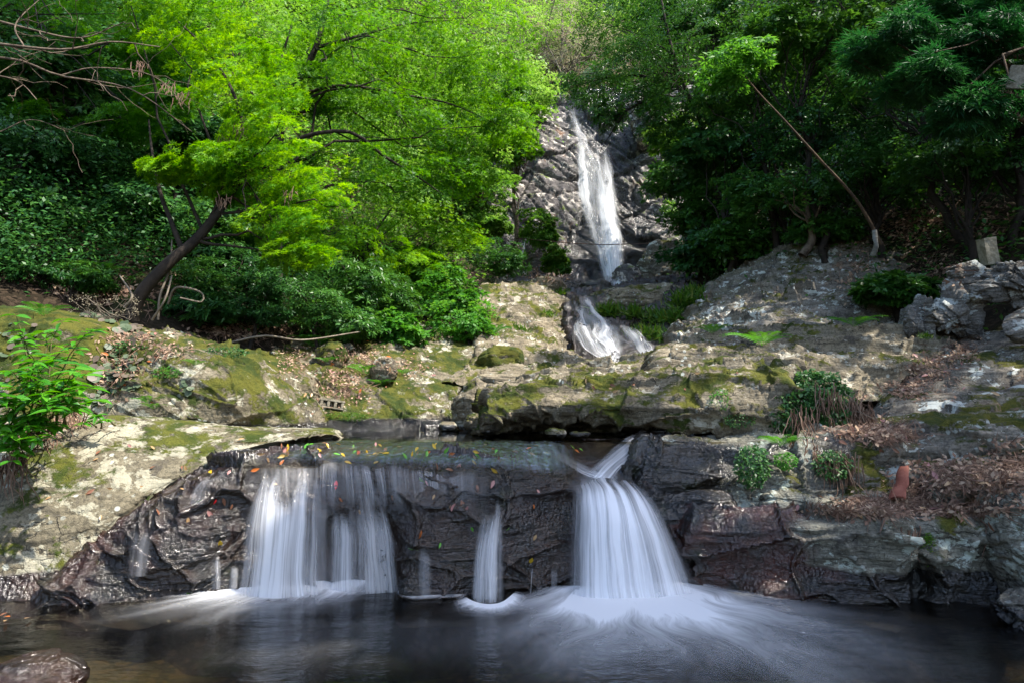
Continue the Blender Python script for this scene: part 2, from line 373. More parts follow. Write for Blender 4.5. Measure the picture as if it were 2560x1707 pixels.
def terrain():
    xs = np.concatenate([np.linspace(-45, -14, 40)[:-1], np.linspace(-14, 14, 200), np.linspace(14, 45, 40)[1:]])
    ys = np.concatenate([np.linspace(-14, 3, 40)[:-1], np.linspace(3, 28, 200), np.linspace(28, 95, 60)[1:]])
    X, Y = np.meshgrid(xs, ys); Z = tz(X, Y)
    G = np.stack([X, Y, Z], -1); p = G.reshape(-1, 3)
    n = fbm(p * .5, 4, 3) * .5 + fbm(p * 2.2, 3, 5) * .12
    lim = np.clip((np.abs(p[:, 0] - xcen(p[:, 1])) - 1.0) / 3, .15, 1)
    p[:, 2] += n * lim - .12
    F = gridF(len(ys), len(xs))
    o = make('hillside_terrain', p, F, M_SOIL, base=(0, 0, 0)); tag(o, 'dark leaf strewn ground of the gorge slopes under the trees', kind='structure')
    solid(p, F)
    # floor of the lower pool, stony
    xs = np.linspace(-8, 8, 120); ys = np.linspace(-6, 5.6, 90); X, Y = np.meshgrid(xs, ys)
    p = np.stack([X, Y, X * 0], -1).reshape(-1, 3)
    p[:, 2] = -.42 + .10 * fbm(p * .8, 4, 8) + .10 * np.clip(.5 - worley(p * 2.2, 4)[0], 0, 1) + .22 * sstep(2.6, 4.6, np.abs(p[:, 0] - .4))
    o = make('stream_bed', p, gridF(len(ys), len(xs)), M_BEDMAT, base=(0, 0, -.5)); tag(o, 'brown stony bed under the lower pool', kind='structure')
terrain()

def rock_loft(name, label, rows, mat, res=.02, amp=.10, strata=1., block=1., fine=1., s=0, wet=None, moss=None, rust=None, cat='rock', kind=None, group=None, dip=None, sc_=1., back=(.5, 1.2), side=.5, waterz=None, sol=True, ampf=None):
    C = net(rows)
    if back:
        C = np.concatenate([C, [C[-1] + np.array([0, back[0], -.12])], [C[-1] + np.array([0, back[0] * 1.5, -back[1]])]])
    if side:
        l = C[:, :1] + (C[:, :1] - C[:, 1:2]) * .4 + np.array([0, side, -side * .3]); r = C[:, -1:] + (C[:, -1:] - C[:, -2:-1]) * .4 + np.array([0, side, -side * .3])
        C = np.concatenate([l, C, r], 1)
    L = lambda a: np.linalg.norm(np.diff(a, axis=0), axis=-1).mean(1).sum()
    nv = int(np.clip(L(C) / res, 12, 420)); nu = int(np.clip(L(np.swapaxes(C, 0, 1)) / res, 12, 620))
    G = refine(C, nu, nv); n = gnormal(G)
    flip = (n * (CAM - G)).sum(-1).mean() < 0
    if flip: n = -n
    p = G.reshape(-1, 3); nn = n.reshape(-1, 3)
    d = rockdisp(p, amp, strata, block, fine, s, dip, sc_)
    if ampf is not None: d = d * ampf(p)
    V = p + nn * d[:, None]
    U, W = np.meshgrid(np.linspace(0, 1, nu), np.linspace(0, 1, nv)); U = U.ravel(); W = W.ravel()
    at = {}
    wv = wet(V, U, W) if callable(wet) else np.full(len(V), wet or 0.)
    if waterz is not None: wv = np.maximum(wv, sstep(waterz + .26, waterz + .04, V[:, 2]))
    at['wet'] = wv
    at['moss'] = moss(V, U, W) if callable(moss) else np.full(len(V), moss or 0.)
    at['rust'] = rust(V, U, W) if callable(rust) else np.full(len(V), rust or 0.)
    F = gridF(nv, nu)
    if not flip: pass
    else: F = F[:, ::-1]
    o = make(name, V, F, mat, attrs=at)
    if kind: tag(o, label, kind=kind)
    else: tag(o, label, cat, group)
    if sol: solid(V, F)
    return o

import bmesh
_ico = {}
def ico(k):
    if k not in _ico:
        bm = bmesh.new(); bmesh.ops.create_icosphere(bm, subdivisions=k, radius=1)
        V = np.array([v.co[:] for v in bm.verts]); F = np.array([[v.index for v in f.verts] for f in bm.faces]); bm.free(); _ico[k] = (V, F)
    return _ico[k]
def boulder(label, box, D, mat, depth=.8, s=0, rotz=0., tilt=0., facets=9, cut=.72, amp=.06, strata=.7, block=.5, wet=0., moss=0., rust=0., waterz=None, k=6, name='boulder', group=None, sink=.12, cat='boulder', dip=None):
    x0, y0, x1, y1 = box
    c = P((x0 + x1) / 2, (y0 + y1) / 2, D); rx = (x1 - x0) / 2 * D / FPX; rz = (y1 - y0) / 2 * D / FPX * (1 + sink)
    c = c - np.array([0, 0, rz * sink])
    V, F = ico(k); V = V.copy(); g = np.random.default_rng(s + 100)
    for _ in range(facets):
        n = g.normal(size=3); n /= np.linalg.norm(n); h = g.uniform(cut, cut + .22)
        e = V @ n - h; V -= np.maximum(e, 0)[:, None] * n * .94
    V = V / np.abs(V).max(0)
    ry = depth * max(rx, rz)
    V = V * np.array([rx, ry, rz])
    ct, st = math.cos(tilt), math.sin(tilt); V = V @ np.array([[ct, 0, -st], [0, 1, 0], [st, 0, ct]]).T
    cz, sz = math.cos(rotz), math.sin(rotz); V = V @ np.array([[cz, -sz, 0], [sz, cz, 0], [0, 0, 1]]).T
    nn = V / (np.linalg.norm(V, axis=1, keepdims=True) + 1e-9)
    p = V + c + np.array([0, ry * .4, 0])
    p = p + nn * rockdisp(p, amp, strata, block, 1., s, dip, .7)[:, None]
    wv = np.full(len(p), float(wet))
    if waterz is not None: wv = np.maximum(wv, sstep(waterz + .16, waterz + .02, p[:, 2]))
    o = make(name, p, F, mat, attrs={'wet': wv, 'moss': np.full(len(p), float(moss)), 'rust': np.full(len(p), float(rust))})
    tag(o, label, cat, group); solid(p, F); return o

one = lambda v: (lambda V, U, W: np.full(len(V), v))
# ------------------------------------------------------------ rocks of the foreground
UPZ = 1.13; WZ = .065
rock_loft('mossy_rock_slab', 'big pale rock with moss and white lichen sloping into the lower pool on the left', [
    [(-320, 1600, 4.3), (0, 1560, 4.5), (120, 1545, 4.6), (240, 1540, 4.7), (330, 1540, 4.85)],
    [(-320, 1510, 4.6), (0, 1508, 4.72), (100, 1505, 4.76), (190, 1490, 4.85), (270, 1470, 5.0)],
    [(-320, 1390, 4.75), (0, 1380, 4.85), (110, 1380, 4.9), (215, 1360, 4.98), (300, 1330, 5.15)],
    [(-320, 1240, 5.0), (0, 1240, 5.05), (180, 1250, 5.1), (330, 1245, 5.2), (440, 1205, 5.4)],
    [(-320, 1120, 5.3), (60, 1120, 5.4), (300, 1140, 5.45), (480, 1140, 5.55), (640, 1118, 5.75)],
    [(-320, 1050, 5.7), (150, 1050, 5.8), (400, 1060, 5.95), (620, 1078, 6.05), (825, 1084, 6.1)],
    [(-320, 1015, 6.3), (200, 1028, 6.4), (450, 1046, 6.5), (650, 1070, 6.6), (815, 1078, 6.6)]],
    M_LEFT, .016, .045, .45, .35, .9, 3, wet=lambda V, U, W: np.maximum(sstep(.90, .985, U) * sstep(.75, .6, W), sstep(.93, 1., U) * .6 * sstep(.62, .72, W) ),
    rust=lambda V, U, W: sstep(.4, .9, U) * sstep(.4, .25, W), waterz=0.08)
rock_loft('mossy_rock', 'humped rock with dark moss streaks and white lichen behind the pale left slab', [
    [(150, 1075, 6.4), (325, 1060, 6.3), (460, 1072, 6.4), (580, 1090, 6.6), (700, 1095, 6.9), (800, 1090, 7.3)],
    [(170, 980, 6.5), (325, 985, 6.35), (460, 1000, 6.4), (580, 1010, 6.5), (692, 1020, 6.85), (785, 1045, 7.3)],
    [(180, 880, 6.85), (330, 890, 6.6), (470, 910, 6.6), (600, 935, 6.7), (695, 975, 7.05), (775, 1005, 7.5)],
    [(180, 822, 7.4), (340, 832, 7.15), (490, 868, 7.05), (615, 898, 7.1), (690, 940, 7.45), (765, 975, 7.8)],
    [(180, 812, 8), (340, 820, 7.9), (490, 852, 7.8), (640, 880, 7.9), (740, 920, 8.2), (790, 950, 8.4)]],
    M_BANK, .016, .085, .5, .8, 1., 11, moss=lambda V, U, W: .05 + .32 * np.exp(-((U - .66) / .10) ** 2), waterz=1.1, dip=(.5, .3, .8))
rock_loft('mossy_mound', 'ochre mossy mound behind the bright green shrub at the left edge', [
    [(-320, 1070, 5.95), (50, 1070, 5.95), (200, 1070, 6.15), (330, 1050, 6.5)],
    [(-320, 900, 6.1), (50, 920, 6.15), (200, 925, 6.3), (325, 935, 6.65)],
    [(-320, 805, 6.4), (50, 802, 6.45), (200, 815, 6.6), (330, 850, 6.9)],
    [(-320, 770, 7), (50, 776, 7), (200, 792, 7.1), (330, 825, 7.3)]],
    M_BANK, .02, .06, .4, .4, 1., 21, moss=.45)
rock_loft('bank_rock', 'sloping mossy bank rock behind the upper pool, strewn with brown litter', [
    [(740, 1100, 7.6), (900, 1095, 7.8), (1050, 1092, 8.0), (1150, 1088, 8.1)],
    [(735, 1062, 7.75), (880, 1062, 8.0), (1020, 1062, 8.2), (1130, 1064, 8.25)],
    [(720, 1005, 8.0), (860, 990, 8.35), (1000, 1002, 8.6), (1120, 1022, 8.7)],
    [(700, 935, 8.5), (850, 915, 9), (1000, 925, 9.4), (1160, 960, 9.6)],
    [(680, 880, 9.2), (850, 865, 9.8), (1000, 868, 10.3), (1200, 900, 10.5)],
    [(660, 840, 10.2), (850, 825, 10.8), (1000, 805, 11.5), (1220, 840, 12)]],
    M_BANK, .02, .09, .6, .7, 1., 31, moss=.12, waterz=1.12)
def cwet(V, U, W): return np.full(len(V), 1.)
rock_loft('cascade_rock', 'wet black rock face under the foreground cascades', [
    [(90, 1575, 4.6), (300, 1575, 4.7), (480, 1560, 4.8), (700, 1560, 4.95), (980, 1560, 4.95), (1050, 1570, 4.78), (1180, 1565, 4.82), (1420, 1560, 5.0), (1560, 1560, 5.1), (1720, 1560, 5.0)],
    [(105, 1505, 4.70), (300, 1503, 4.73), (480, 1480, 4.9), (700, 1465, 5.05), (965, 1463, 5.1), (1040, 1490, 4.88), (1180, 1488, 4.92), (1300, 1475, 5.05), (1480, 1470, 5.12), (1720, 1462, 5.12)],
    [(190, 1400, 4.88), (330, 1390, 4.80), (500, 1370, 4.86), (640, 1350, 5.18), (930, 1350, 5.20), (1030, 1375, 4.88), (1180, 1372, 4.92), (1300, 1360, 5.05), (1480, 1350, 5.28), (1690, 1350, 5.2)],
    [(300, 1300, 5.02), (420, 1265, 4.95), (540, 1245, 4.98), (690, 1235, 5.18), (930, 1235, 5.12), (1050, 1230, 4.98), (1180, 1230, 5.02), (1300, 1220, 5.10), (1480, 1235, 5.36), (1650, 1245, 5.32)],
    [(425, 1225, 5.25), (540, 1180, 5.17), (640, 1160, 5.20), (760, 1148, 5.28), (960, 1152, 5.22), (1080, 1158, 5.17), (1200, 1160, 5.18), (1320, 1172, 5.25), (1480, 1190, 5.50), (1640, 1170, 5.42)],
    [(540, 1160, 5.5), (640, 1136, 5.58), (740, 1125, 5.62), (850, 1122, 5.65), (980, 1124, 5.65), (1100, 1124, 5.62), (1220, 1125, 5.6), (1340, 1128, 5.65), (1490, 1140, 5.85), (1640, 1112, 5.9)],
    [(690, 1118, 6.0), (760, 1122, 6.05), (840, 1124, 6.1), (920, 1124, 6.1), (1040, 1122, 6.1), (1150, 1120, 6.1), (1260, 1112, 6.1), (1370, 1100, 6.1), (1540, 1098, 6.2), (1640, 1098, 6.3)],
    [(750, 1140, 6.7), (800, 1145, 6.7), (900, 1150, 6.7), (1000, 1150, 6.7), (1100, 1150, 6.7), (1200, 1140, 6.7), (1300, 1125, 6.7), (1370, 1112, 6.7), (1540, 1106, 6.7), (1640, 1106, 6.8)]],
    M_WET, .0115, .105, .30, .95, .75, 41, wet=cwet, rust=lambda V, U, W: sstep(.16, .05, U) * sstep(.35, .15, W) + .25, moss=0, dip=(.2, -.3, .9), sc_=.72, ampf=lambda p: 1 - .8 * sstep(5.35, 5.7, p[:, 1]) * (p[:, 0] < 1.2))
# long slab on the right of the upper pool
rock_loft('long_rock_slab', 'long pale bedded slab overhanging the upper pool from the centre to the right', [
    [(1235, 1100, 7.2), (1350, 1100, 7.5), (1550, 1100, 7.3), (1700, 1100, 7.0), (1960, 1105, 6.7)],
    [(1215, 1078, 6.7), (1350, 1062, 7.2), (1550, 1068, 7.0), (1700, 1084, 6.6), (1950, 1094, 6.2)],
    [(1205, 1060, 6.35), (1350, 1034, 6.4), (1570, 1050, 6.2), (1700, 1072, 6.05), (1945, 1084, 5.95)],
    [(1215, 1005, 6.5), (1360, 992, 6.4), (1570, 992, 6.2), (1700, 985, 6.1), (1960, 960, 6.05)],
    [(1228, 975, 6.9), (1400, 950, 7.1), (1570, 938, 7.0), (1750, 938, 6.8), (1990, 925, 6.6)],
    [(1300, 962, 7.8), (1465, 928, 8.6), (1600, 908, 8.9), (1720, 892, 8.9), (1990, 900, 8)]],
    M_SLAB, .014, .13, 1.35, .55, .6, 51, waterz=1.0, moss=lambda V, U, W: .25 * sstep(.42, .3, W))
rock_loft('terraced_rock', 'grey terraced slab stepping up behind the creeper clump on the right', [
    [(1640, 990, 6.6), (1900, 990, 6.7), (2100, 1010, 6.8), (2240, 1000, 6.9)],
    [(1640, 935, 7.2), (1900, 938, 7.1), (2100, 955, 7.1), (2255, 955, 7.2)],
    [(1650, 905, 8.0), (1900, 893, 7.8), (2150, 893, 7.8), (2330, 900, 7.8)],
    [(1670, 886, 8.9), (1900, 862, 8.6), (2150, 852, 8.4), (2385, 868, 8.2)],
    [(1720, 872, 9.3), (1900, 840, 9.2), (2150, 832, 8.9), (2395, 840, 8.6)]],
    M_SLAB, .016, .14, 1.5, .35, .6, 61, moss=-.02)
rock_loft('sloping_rock', 'dark grey rock slope rising to the shaded woods right of the middle cascade', [
    [(1650, 900, 10), (1800, 890, 9.7), (1950, 870, 9.4), (2150, 860, 9.3), (2330, 850, 9.2)],
    [(1680, 855, 10.8), (1800, 825, 10.2), (1950, 805, 9.9), (2150, 800, 9.7), (2330, 790, 9.6)],
    [(1735, 785, 12), (1850, 755, 11.2), (1990, 735, 10.8), (2150, 740, 10.2), (2330, 740, 10)],
    [(1785, 725, 13.5), (1880, 692, 12.5), (2000, 665, 12), (2150, 670, 11.5), (2330, 690, 11)],
    [(1830, 692, 14.5), (1920, 650, 13.5), (2000, 620, 13), (2150, 605, 12.5), (2330, 620, 12)]],
    M_GREY, .022, .20, 1.3, .45, .6, 71, sc_=1.5, dip=(.42, .30, .85))
rock_loft('gully_rock', 'broad lichen spotted slab right of the litter gully, sloping up to the cave', [
    [(2090, 1300, 5.35), (2300, 1290, 5.25), (2450, 1280, 5.15), (2760, 1270, 5.0)],
    [(2125, 1205, 5.5), (2300, 1175, 5.4), (2450, 1135, 5.2), (2760, 1110, 5.0)],
    [(2135, 1110, 5.65), (2300, 1080, 5.5), (2450, 1052, 5.35), (2760, 1040, 5.1)],
    [(2190, 1058, 6.0), (2330, 1038, 5.9), (2450, 1030, 5.8), (2760, 1015, 5.6)],
    [(2215, 1020, 6.5), (2400, 985, 6.6), (2560, 955, 6.6), (2760, 935, 6.5)],
    [(2250, 975, 7.1), (2400, 915, 7.2), (2560, 870, 7.3), (2760, 840, 7.3)],
    [(2400, 872, 7.9), (2450, 850, 8.0), (2560, 828, 8.0), (2760, 800, 8.0)]],
    M_GREY, .015, .12, 1.3, .45, .6, 81, moss=lambda V, U, W: .22 * sstep(.34, .22, W))
rock_loft('block_ledge', 'long blocky ledge with wet rusty joints along the right of the lower pool', [
    [(1690, 1570, 4.9), (1900, 1570, 4.85), (2100, 1570, 4.7), (2300, 1570, 4.7), (2450, 1570, 4.7), (2720, 1570, 4.7)],
    [(1715, 1470, 5.05), (1850, 1480, 4.98), (1960, 1502, 4.8), (2100, 1508, 4.72), (2265, 1510, 4.7), (2295, 1500, 4.85), (2330, 1500, 4.75), (2520, 1515, 4.7), (2720, 1520, 4.7)],
    [(1735, 1400, 5.08), (1850, 1400, 4.98), (1980, 1410, 4.85), (2120, 1410, 4.68), (2262, 1400, 4.62), (2292, 1400, 4.85), (2330, 1390, 4.66), (2520, 1390, 4.7), (2720, 1390, 4.7)],
    [(1740, 1318, 5.12), (1850, 1310, 4.98), (1980, 1306, 4.85), (2120, 1312, 4.72), (2240, 1310, 4.68), (2290, 1312, 4.86), (2340, 1308, 4.72), (2500, 1305, 4.75), (2720, 1305, 4.7)],
    [(1750, 1288, 5.3), (1860, 1282, 5.25), (1980, 1280, 5.2), (2120, 1283, 5.1), (2250, 1283, 5.1), (2295, 1283, 5.15), (2380, 1280, 5.1), (2500, 1278, 5.1), (2720, 1278, 5.0)],
    [(1760, 1265, 5.8), (1870, 1262, 5.8), (1980, 1260, 5.8), (2120, 1260, 5.7), (2250, 1258, 5.6), (2295, 1258, 5.6), (2380, 1255, 5.6), (2500, 1250, 5.6), (2720, 1250, 5.5)]],
    M_LEDGE, .013, .095, .5, 1.15, .55, 91, waterz=.14,
    wet=lambda V, U, W: .85 * sstep(.42, .25, U) * sstep(.62, .5, W), rust=lambda V, U, W: 1. * sstep(.5, .3, U), moss=lambda V, U, W: .2 * np.exp(-((U - .62) / .03) ** 2), dip=(.05, .35, .95), sc_=.8)
rock_loft('step_ledge', 'stepped grey ledge between the big foreground cascade and the creeper clump', [
    [(1560, 1310, 5.25), (1800, 1310, 5.4), (2000, 1305, 5.45), (2220, 1300, 5.5)],
    [(1555, 1235, 5.3), (1800, 1240, 5.4), (2000, 1232, 5.45), (2210, 1222, 5.6)],
    [(1580, 1150, 5.5), (1800, 1142, 5.6), (2000, 1132, 5.6), (2200, 1112, 5.8)],
    [(1600, 1110, 5.9), (1800, 1105, 5.95), (2000, 1098, 6.0), (2210, 1065, 6.2)],
    [(1620, 1094, 6.4), (1800, 1090, 6.4), (2000, 1087, 6.5), (2230, 1040, 6.9)]],
    M_LEDGE, .015, .10, 1., 1.0, 1., 101, wet=lambda V, U, W: .9 * sstep(.42, .25, U) * sstep(.62, .5, W) + .5 * sstep(.3, .2, W))
# middle distance
rock_loft('grey_rock_slope', 'smooth grey rock slope left of the middle cascade', [
    [(1110, 965, 9.4), (1280, 960, 9.4), (1400, 950, 9.7), (1500, 935, 10.1)],
    [(1190, 885, 10.5), (1300, 893, 10.5), (1400, 900, 10.7), (1480, 910, 10.9)],
    [(1195, 805, 12), (1300, 822, 12), (1375, 850, 12), (1425, 875, 12)],
    [(1205, 745, 13.5), (1300, 752, 13.5), (1370, 772, 13.6), (1405, 800, 13.6)],
    [(1215, 712, 15), (1320, 722, 15), (1390, 738, 15), (1420, 755, 14.9)]],
    M_SLAB, .026, .15, .9, .6, 1., 111, sc_=1.5, dip=(-.4, .4, .8), wet=lambda V, U, W: .7 * sstep(.80, .98, U))
rock_loft('stepped_cascade_rock', 'dark wet stepped rock under the middle cascade', [
    [(1420, 940, 11.0), (1520, 930, 11.0), (1620, 912, 11.2), (1720, 900, 11.4)],
    [(1430, 865, 12.2), (1520, 872, 12), (1600, 862, 12.2), (1720, 860, 12.2)],
    [(1415, 805, 13.2), (1490, 812, 13), (1560, 800, 13.2), (1720, 800, 13.2)],
    [(1415, 756, 14.4), (1480, 756, 14.3), (1560, 760, 14.1), (1720, 750, 14)],
    [(1430, 738, 16), (1500, 732, 16), (1560, 722, 15.5), (1740, 705, 15.5)],
    [(1430, 730, 20), (1500, 722, 20), (1560, 712, 20), (1740, 695, 20)]],
    M_WET, .03, .17, .8, 1., 1.1, 121, sc_=1.2, wet=.95, rust=.35)
rock_loft('cliff', 'grey and rust streaked rock cliff behind the tall waterfall', [
    [(1130, 780, 18.5), (1300, 765, 18.8), (1450, 745, 19.3), (1600, 735, 19.3), (1820, 735, 17.5)],
    [(1180, 650, 20.5), (1310, 650, 20.8), (1450, 660, 20.8), (1600, 640, 20.8), (1780, 640, 19)],
    [(1210, 520, 21.5), (1330, 520, 21.8), (1460, 520, 22), (1600, 520, 21.8), (1760, 520, 20.5)],
    [(1230, 400, 22.5), (1340, 400, 22.6), (1450, 400, 22.8), (1600, 380, 22.6), (1770, 380, 21.5)],
    [(1240, 300, 23.3), (1360, 300, 23.4), (1440, 300, 23.6), (1600, 270, 23.2), (1770, 280, 22.5)],
    [(1240, 228, 24.5), (1370, 236, 24.3), (1440, 240, 24.5), (1600, 218, 24.2), (1770, 230, 23.5)]],
    M_CLIFF, .045, .40, .6, 1.0, .8, 131, sc_=3.0, dip=(.7, .2, .6), back=(2., 4.), side=2., waterz=None, kind='structure',
    wet=lambda V, U, W: .62 * np.exp(-((U - .52 - .10 * (.5 - W)) / .17) ** 2) + .25 * sstep(.35, .1, W))

B = boulder
B('brown mossy boulder topped with a fern on the left bank', (785, 848, 868, 930), 8.9, M_BANK, s=1, moss=.15, k=5)
B('pale rounded boulder half bedded in the left bank litter', (922, 890, 1000, 955), 8.8, M_BANK, s=2, k=5)
B('small brown stone beside the boulder with a fern', (852, 855, 882, 880), 9.4, M_BANK, s=3, k=4, name='stone', cat='stone')
B('dark rounded rock behind the leaning trunk base', (140, 605, 310, 690), 9.2, M_BANK, s=4, moss=.2)
B('low mossy rock at the left edge under the bushes', (-60, 612, 70, 690), 8.8, M_BANK, s=5, moss=.4)
B('flat shaded rock between the left edge and the rounded rock', (50, 615, 160, 665), 9.6, M_BANK, s=6, moss=.1, k=5)
B('wedge shaped grey boulder leaning at the left end of the long slab', (1128, 935, 1290, 1075), 7.9, M_SLAB, s=7, tilt=R(-24), depth=.8, moss=.02, facets=14, cut=.6, waterz=1.1)
B('low pale rock filling the gap between the wedge boulder and the grey slope', (1170, 918, 1420, 990), 8.7, M_SLAB, s=40, depth=.5, k=5, moss=.05)
B('pale square stone at the waterline below the wedge boulder', (1156, 1030, 1206, 1078), 7.5, M_SLAB, s=8, k=5, waterz=1.1, name='stone', cat='stone')
B('small pointed stone at the back edge of the upper pool', (1100, 1054, 1142, 1078), 7.8, M_SLAB, s=9, k=4, waterz=1.12, name='stone', cat='stone')
B('rounded pale stone under the left nose of the long slab', (1200, 1010, 1240, 1085), 6.5, M_SLAB, s=10, k=5, waterz=1.1, moss=.1, name='stone', cat='stone')
B('small dry stone in the mouth of the slab overhang', (1360, 1066, 1412, 1094), 6.05, M_SLAB, s=12, k=4, waterz=1.1, name='stone', cat='stone')
B('low dark stone beside the dry stone under the overhang', (1415, 1072, 1484, 1096), 6.1, M_GREY, s=13, k=4, waterz=1.1, name='stone', cat='stone')
B('smooth dark wet boulder at the foot of the tall waterfall', (1442, 692, 1538, 745), 17, M_WET, s=14, wet=.8, amp=.08, k=5)
B('pale streaked boulder right of the tall waterfall foot', (1528, 662, 1605, 722), 17.6, M_CLIFF, s=15, amp=.10, k=5, tilt=R(20))
B('brown rounded boulder on the ledge left of the tall waterfall foot', (1312, 682, 1416, 748), 15.2, M_SLAB, s=16, amp=.10, k=5)
B('flat topped boulder above the grass tufts right of the middle cascade', (1455, 706, 1785, 800), 14.3, M_SLAB, s=17, amp=.12, facets=16, depth=.55, k=6)
B('smooth grey rock shoulder right of the tall waterfall', (1585, 590, 1760, 730), 18.2, M_GREY, s=18, amp=.12, facets=10, depth=.7, tilt=R(25), strata=1.3)
B('mossy brown rock bulge on the left bank by the grey slope', (1185, 855, 1320, 935), 10.2, M_BANK, s=19, moss=.4, amp=.08, k=5)
B('pinkish bare rock knob above the right of the tall waterfall', (1572, 232, 1668, 352), 22.0, M_CLIFF, s=20, amp=.2, k=5, moss=-.2)
# jagged pile with the cave on the right
B('narrow upright rock at the left of the jagged pile', (2262, 755, 2318, 850), 8.3, M_PILE, s=22, k=5, strata=1., block=.4, facets=16, dip=(.75, .1, .35), cut=.62, amp=.09)
B('tall fluted rock next to the narrow upright rock', (2296, 715, 2350, 850), 8.25, M_PILE, s=23, k=5, strata=1., block=.4, facets=16, dip=(.75, .1, .35), cut=.6, amp=.09)
B('big jagged rock left of the cave with rusty streaks', (2325, 690, 2480, 858), 8.1, M_PILE, s=24, strata=1.5, block=.5, facets=18, cut=.52, dip=(.75, .1, .4), depth=.6, amp=.13)
B('flat pale rock under the stone post', (2378, 652, 2492, 722), 8.05, M_PILE, s=25, cut=.52, strata=1.2, block=.3, facets=16, depth=.7)
B('ochre stained roof rock of the cave at the right edge', (2450, 632, 2700, 765), 7.7, M_PILE, s=26, cut=.52, strata=1.4, block=.5, facets=18, dip=(.6, .2, .6), depth=.5, rust=0, amp=.13)
B('lichen spotted boulder at the right edge beside the cave', (2518, 748, 2680, 862), 7.0, M_PILE, s=27, cut=.55, block=.4, facets=16, moss=.05)
# lower right
B('rounded boulder bedded in dry litter on the ledge', (2332, 1178, 2475, 1262), 5.0, M_LEDGE, s=28, moss=.1)
B('lichen dotted boulder behind the rounded one on the ledge', (2425, 1160, 2545, 1245), 5.25, M_LEDGE, s=29, moss=.1)
B('tall speckled boulder cut by the right edge above the pool', (2500, 1195, 2720, 1480), 4.45, M_LEDGE, s=30, amp=.05)
B('wet dark boulder at the waterline on the right edge', (2524, 1462, 2700, 1600), 4.2, M_LEDGE, s=31, waterz=.1, wet=.5)
B('pale square block under the creeper clump', (1902, 1122, 2020, 1238), 5.5, M_LEDGE, s=32, facets=14, cut=.55, amp=.05)
B('flat block below the pale square block', (1862, 1216, 2085, 1290), 5.35, M_LEDGE, s=33, facets=14, cut=.55, amp=.05, depth=.5)
B('rounded grey rock right of the water chute', (1618, 1086, 1790, 1160), 5.85, M_LEDGE, s=34, amp=.06, depth=.5)
B('rounded pale rock below the long slab overhang on the right', (1752, 1084, 1965, 1160), 5.9, M_LEDGE, s=35, amp=.06, depth=.5)
B('shiny wet slate rock beside the big foreground cascade', (1552, 1128, 1826, 1245), 5.42, M_WET, s=36, wet=.95, amp=.07, depth=.5, strata=1.2, facets=12)
B('dark wet rock under the slate rock right of the big cascade', (1600, 1215, 1860, 1330), 5.3, M_WET, s=37, wet=.9, amp=.07, depth=.45, strata=1., facets=12)
B('small dark wet boulder at the foot of the cascade rock', (995, 1440, 1065, 1510), 4.85, M_WET, s=38, wet=1, k=5)
B('wet bluish rock tip in the bottom left corner', (-290, 1705, 150, 1900), 3.15, M_WET, s=39, wet=.75, amp=.05, tilt=R(22), rust=.35)

# ------------------------------------------------------------ water
def flat_water(name, label, z, xs, ys, mat):
    X, Y = np.meshgrid(np.linspace(*xs), np.linspace(*ys)); V = np.stack([X, Y, X * 0 + z], -1).reshape(-1, 3)
    o = make(name, V, gridF(ys[2], xs[2]), mat); tag(o, label, kind='structure')
flat_water('lower_pool', 'dark calm pool in front of the cascades', WZ, (-9, 9, 4), (-7, 5.7, 4), M_POOL)
flat_water('upper_pool', 'still brown pool above the lip of the cascades', UPZ, (-3.2, 4.2, 4), (5.78, 9.4, 4), M_UPPOOL)

def sheet(rows, mat, dens, res=.03, parent=None, name='water_sheet', off=0., seed=0, wob=.03, lift=0., irr=.7):
    C = net(rows, 16)
    L = lambda a: np.linalg.norm(np.diff(a, axis=0), axis=-1).mean(1)
    nv = int(np.clip(L(C).sum() / res, 8, 120)); nu = int(np.clip(L(np.swapaxes(C, 0, 1)).sum() / res, 8, 120))
    G = refine(C, nu, nv); n = gnormal(G)
    if (n * (CAM - G)).sum(-1).mean() < 0: n = -n
    du = np.linalg.norm(np.diff(G, axis=1), axis=-1).mean(); dv = np.linalg.norm(np.diff(G, axis=0), axis=-1).mean()
    U, W = np.meshgrid(np.linspace(0, 1, nu), np.linspace(0, 1, nv))
    uu = U * du * (nu - 1); ww = W * dv * (nv - 1)
    q = np.stack([uu * 6 + seed, ww * .7, uu * 0], -1).reshape(-1, 3)
    d = off + wob * fbm(q, 3, seed).reshape(U.shape)
    sd = np.gradient(G, axis=1); sd = sd / (np.linalg.norm(sd, axis=-1, keepdims=True) + 1e-9)
    near = G[..., 1].mean() < 9; qs = np.stack([uu * 3.5 + seed, ww * 1.6, uu * 0 + seed], -1).reshape(-1, 3)
    sh = fbm(qs, 3, seed + 30).reshape(U.shape) * (.045 if near else .14) * (irr > 0) * sstep(0, .3, W)
    V = (G + n * d[..., None] + sd * sh[..., None]).reshape(-1, 3)
    dn = dens(U, W)
    if irr:
        hq = np.stack([uu * (9 if V[:, 1].mean() < 9 else 3) + seed, uu * 0, uu * 0], -1).reshape(-1, 3)
        hh = (np.clip(fbm(hq, 3, seed + 5) * .9 + .12, 0, .6)).reshape(U.shape) * irr
        dn = dn * sstep(hh - .02, hh + .22, W) * np.clip(1.02 + .55 * fbm(hq * 1.7 + 3, 2, seed + 8).reshape(U.shape), .25, 1.3)
    return make(name, V, gridF(nv, nu), mat, attrs={'dens': dn.ravel()}, uv=np.stack([uu + seed * 3.1, ww + seed * 1.7], -1).reshape(-1, 2), parent=parent, base=None if parent is None else np.array(parent.location))
def edge(U, a=.12): return sstep(0, a, U) * sstep(1, 1 - a, U)
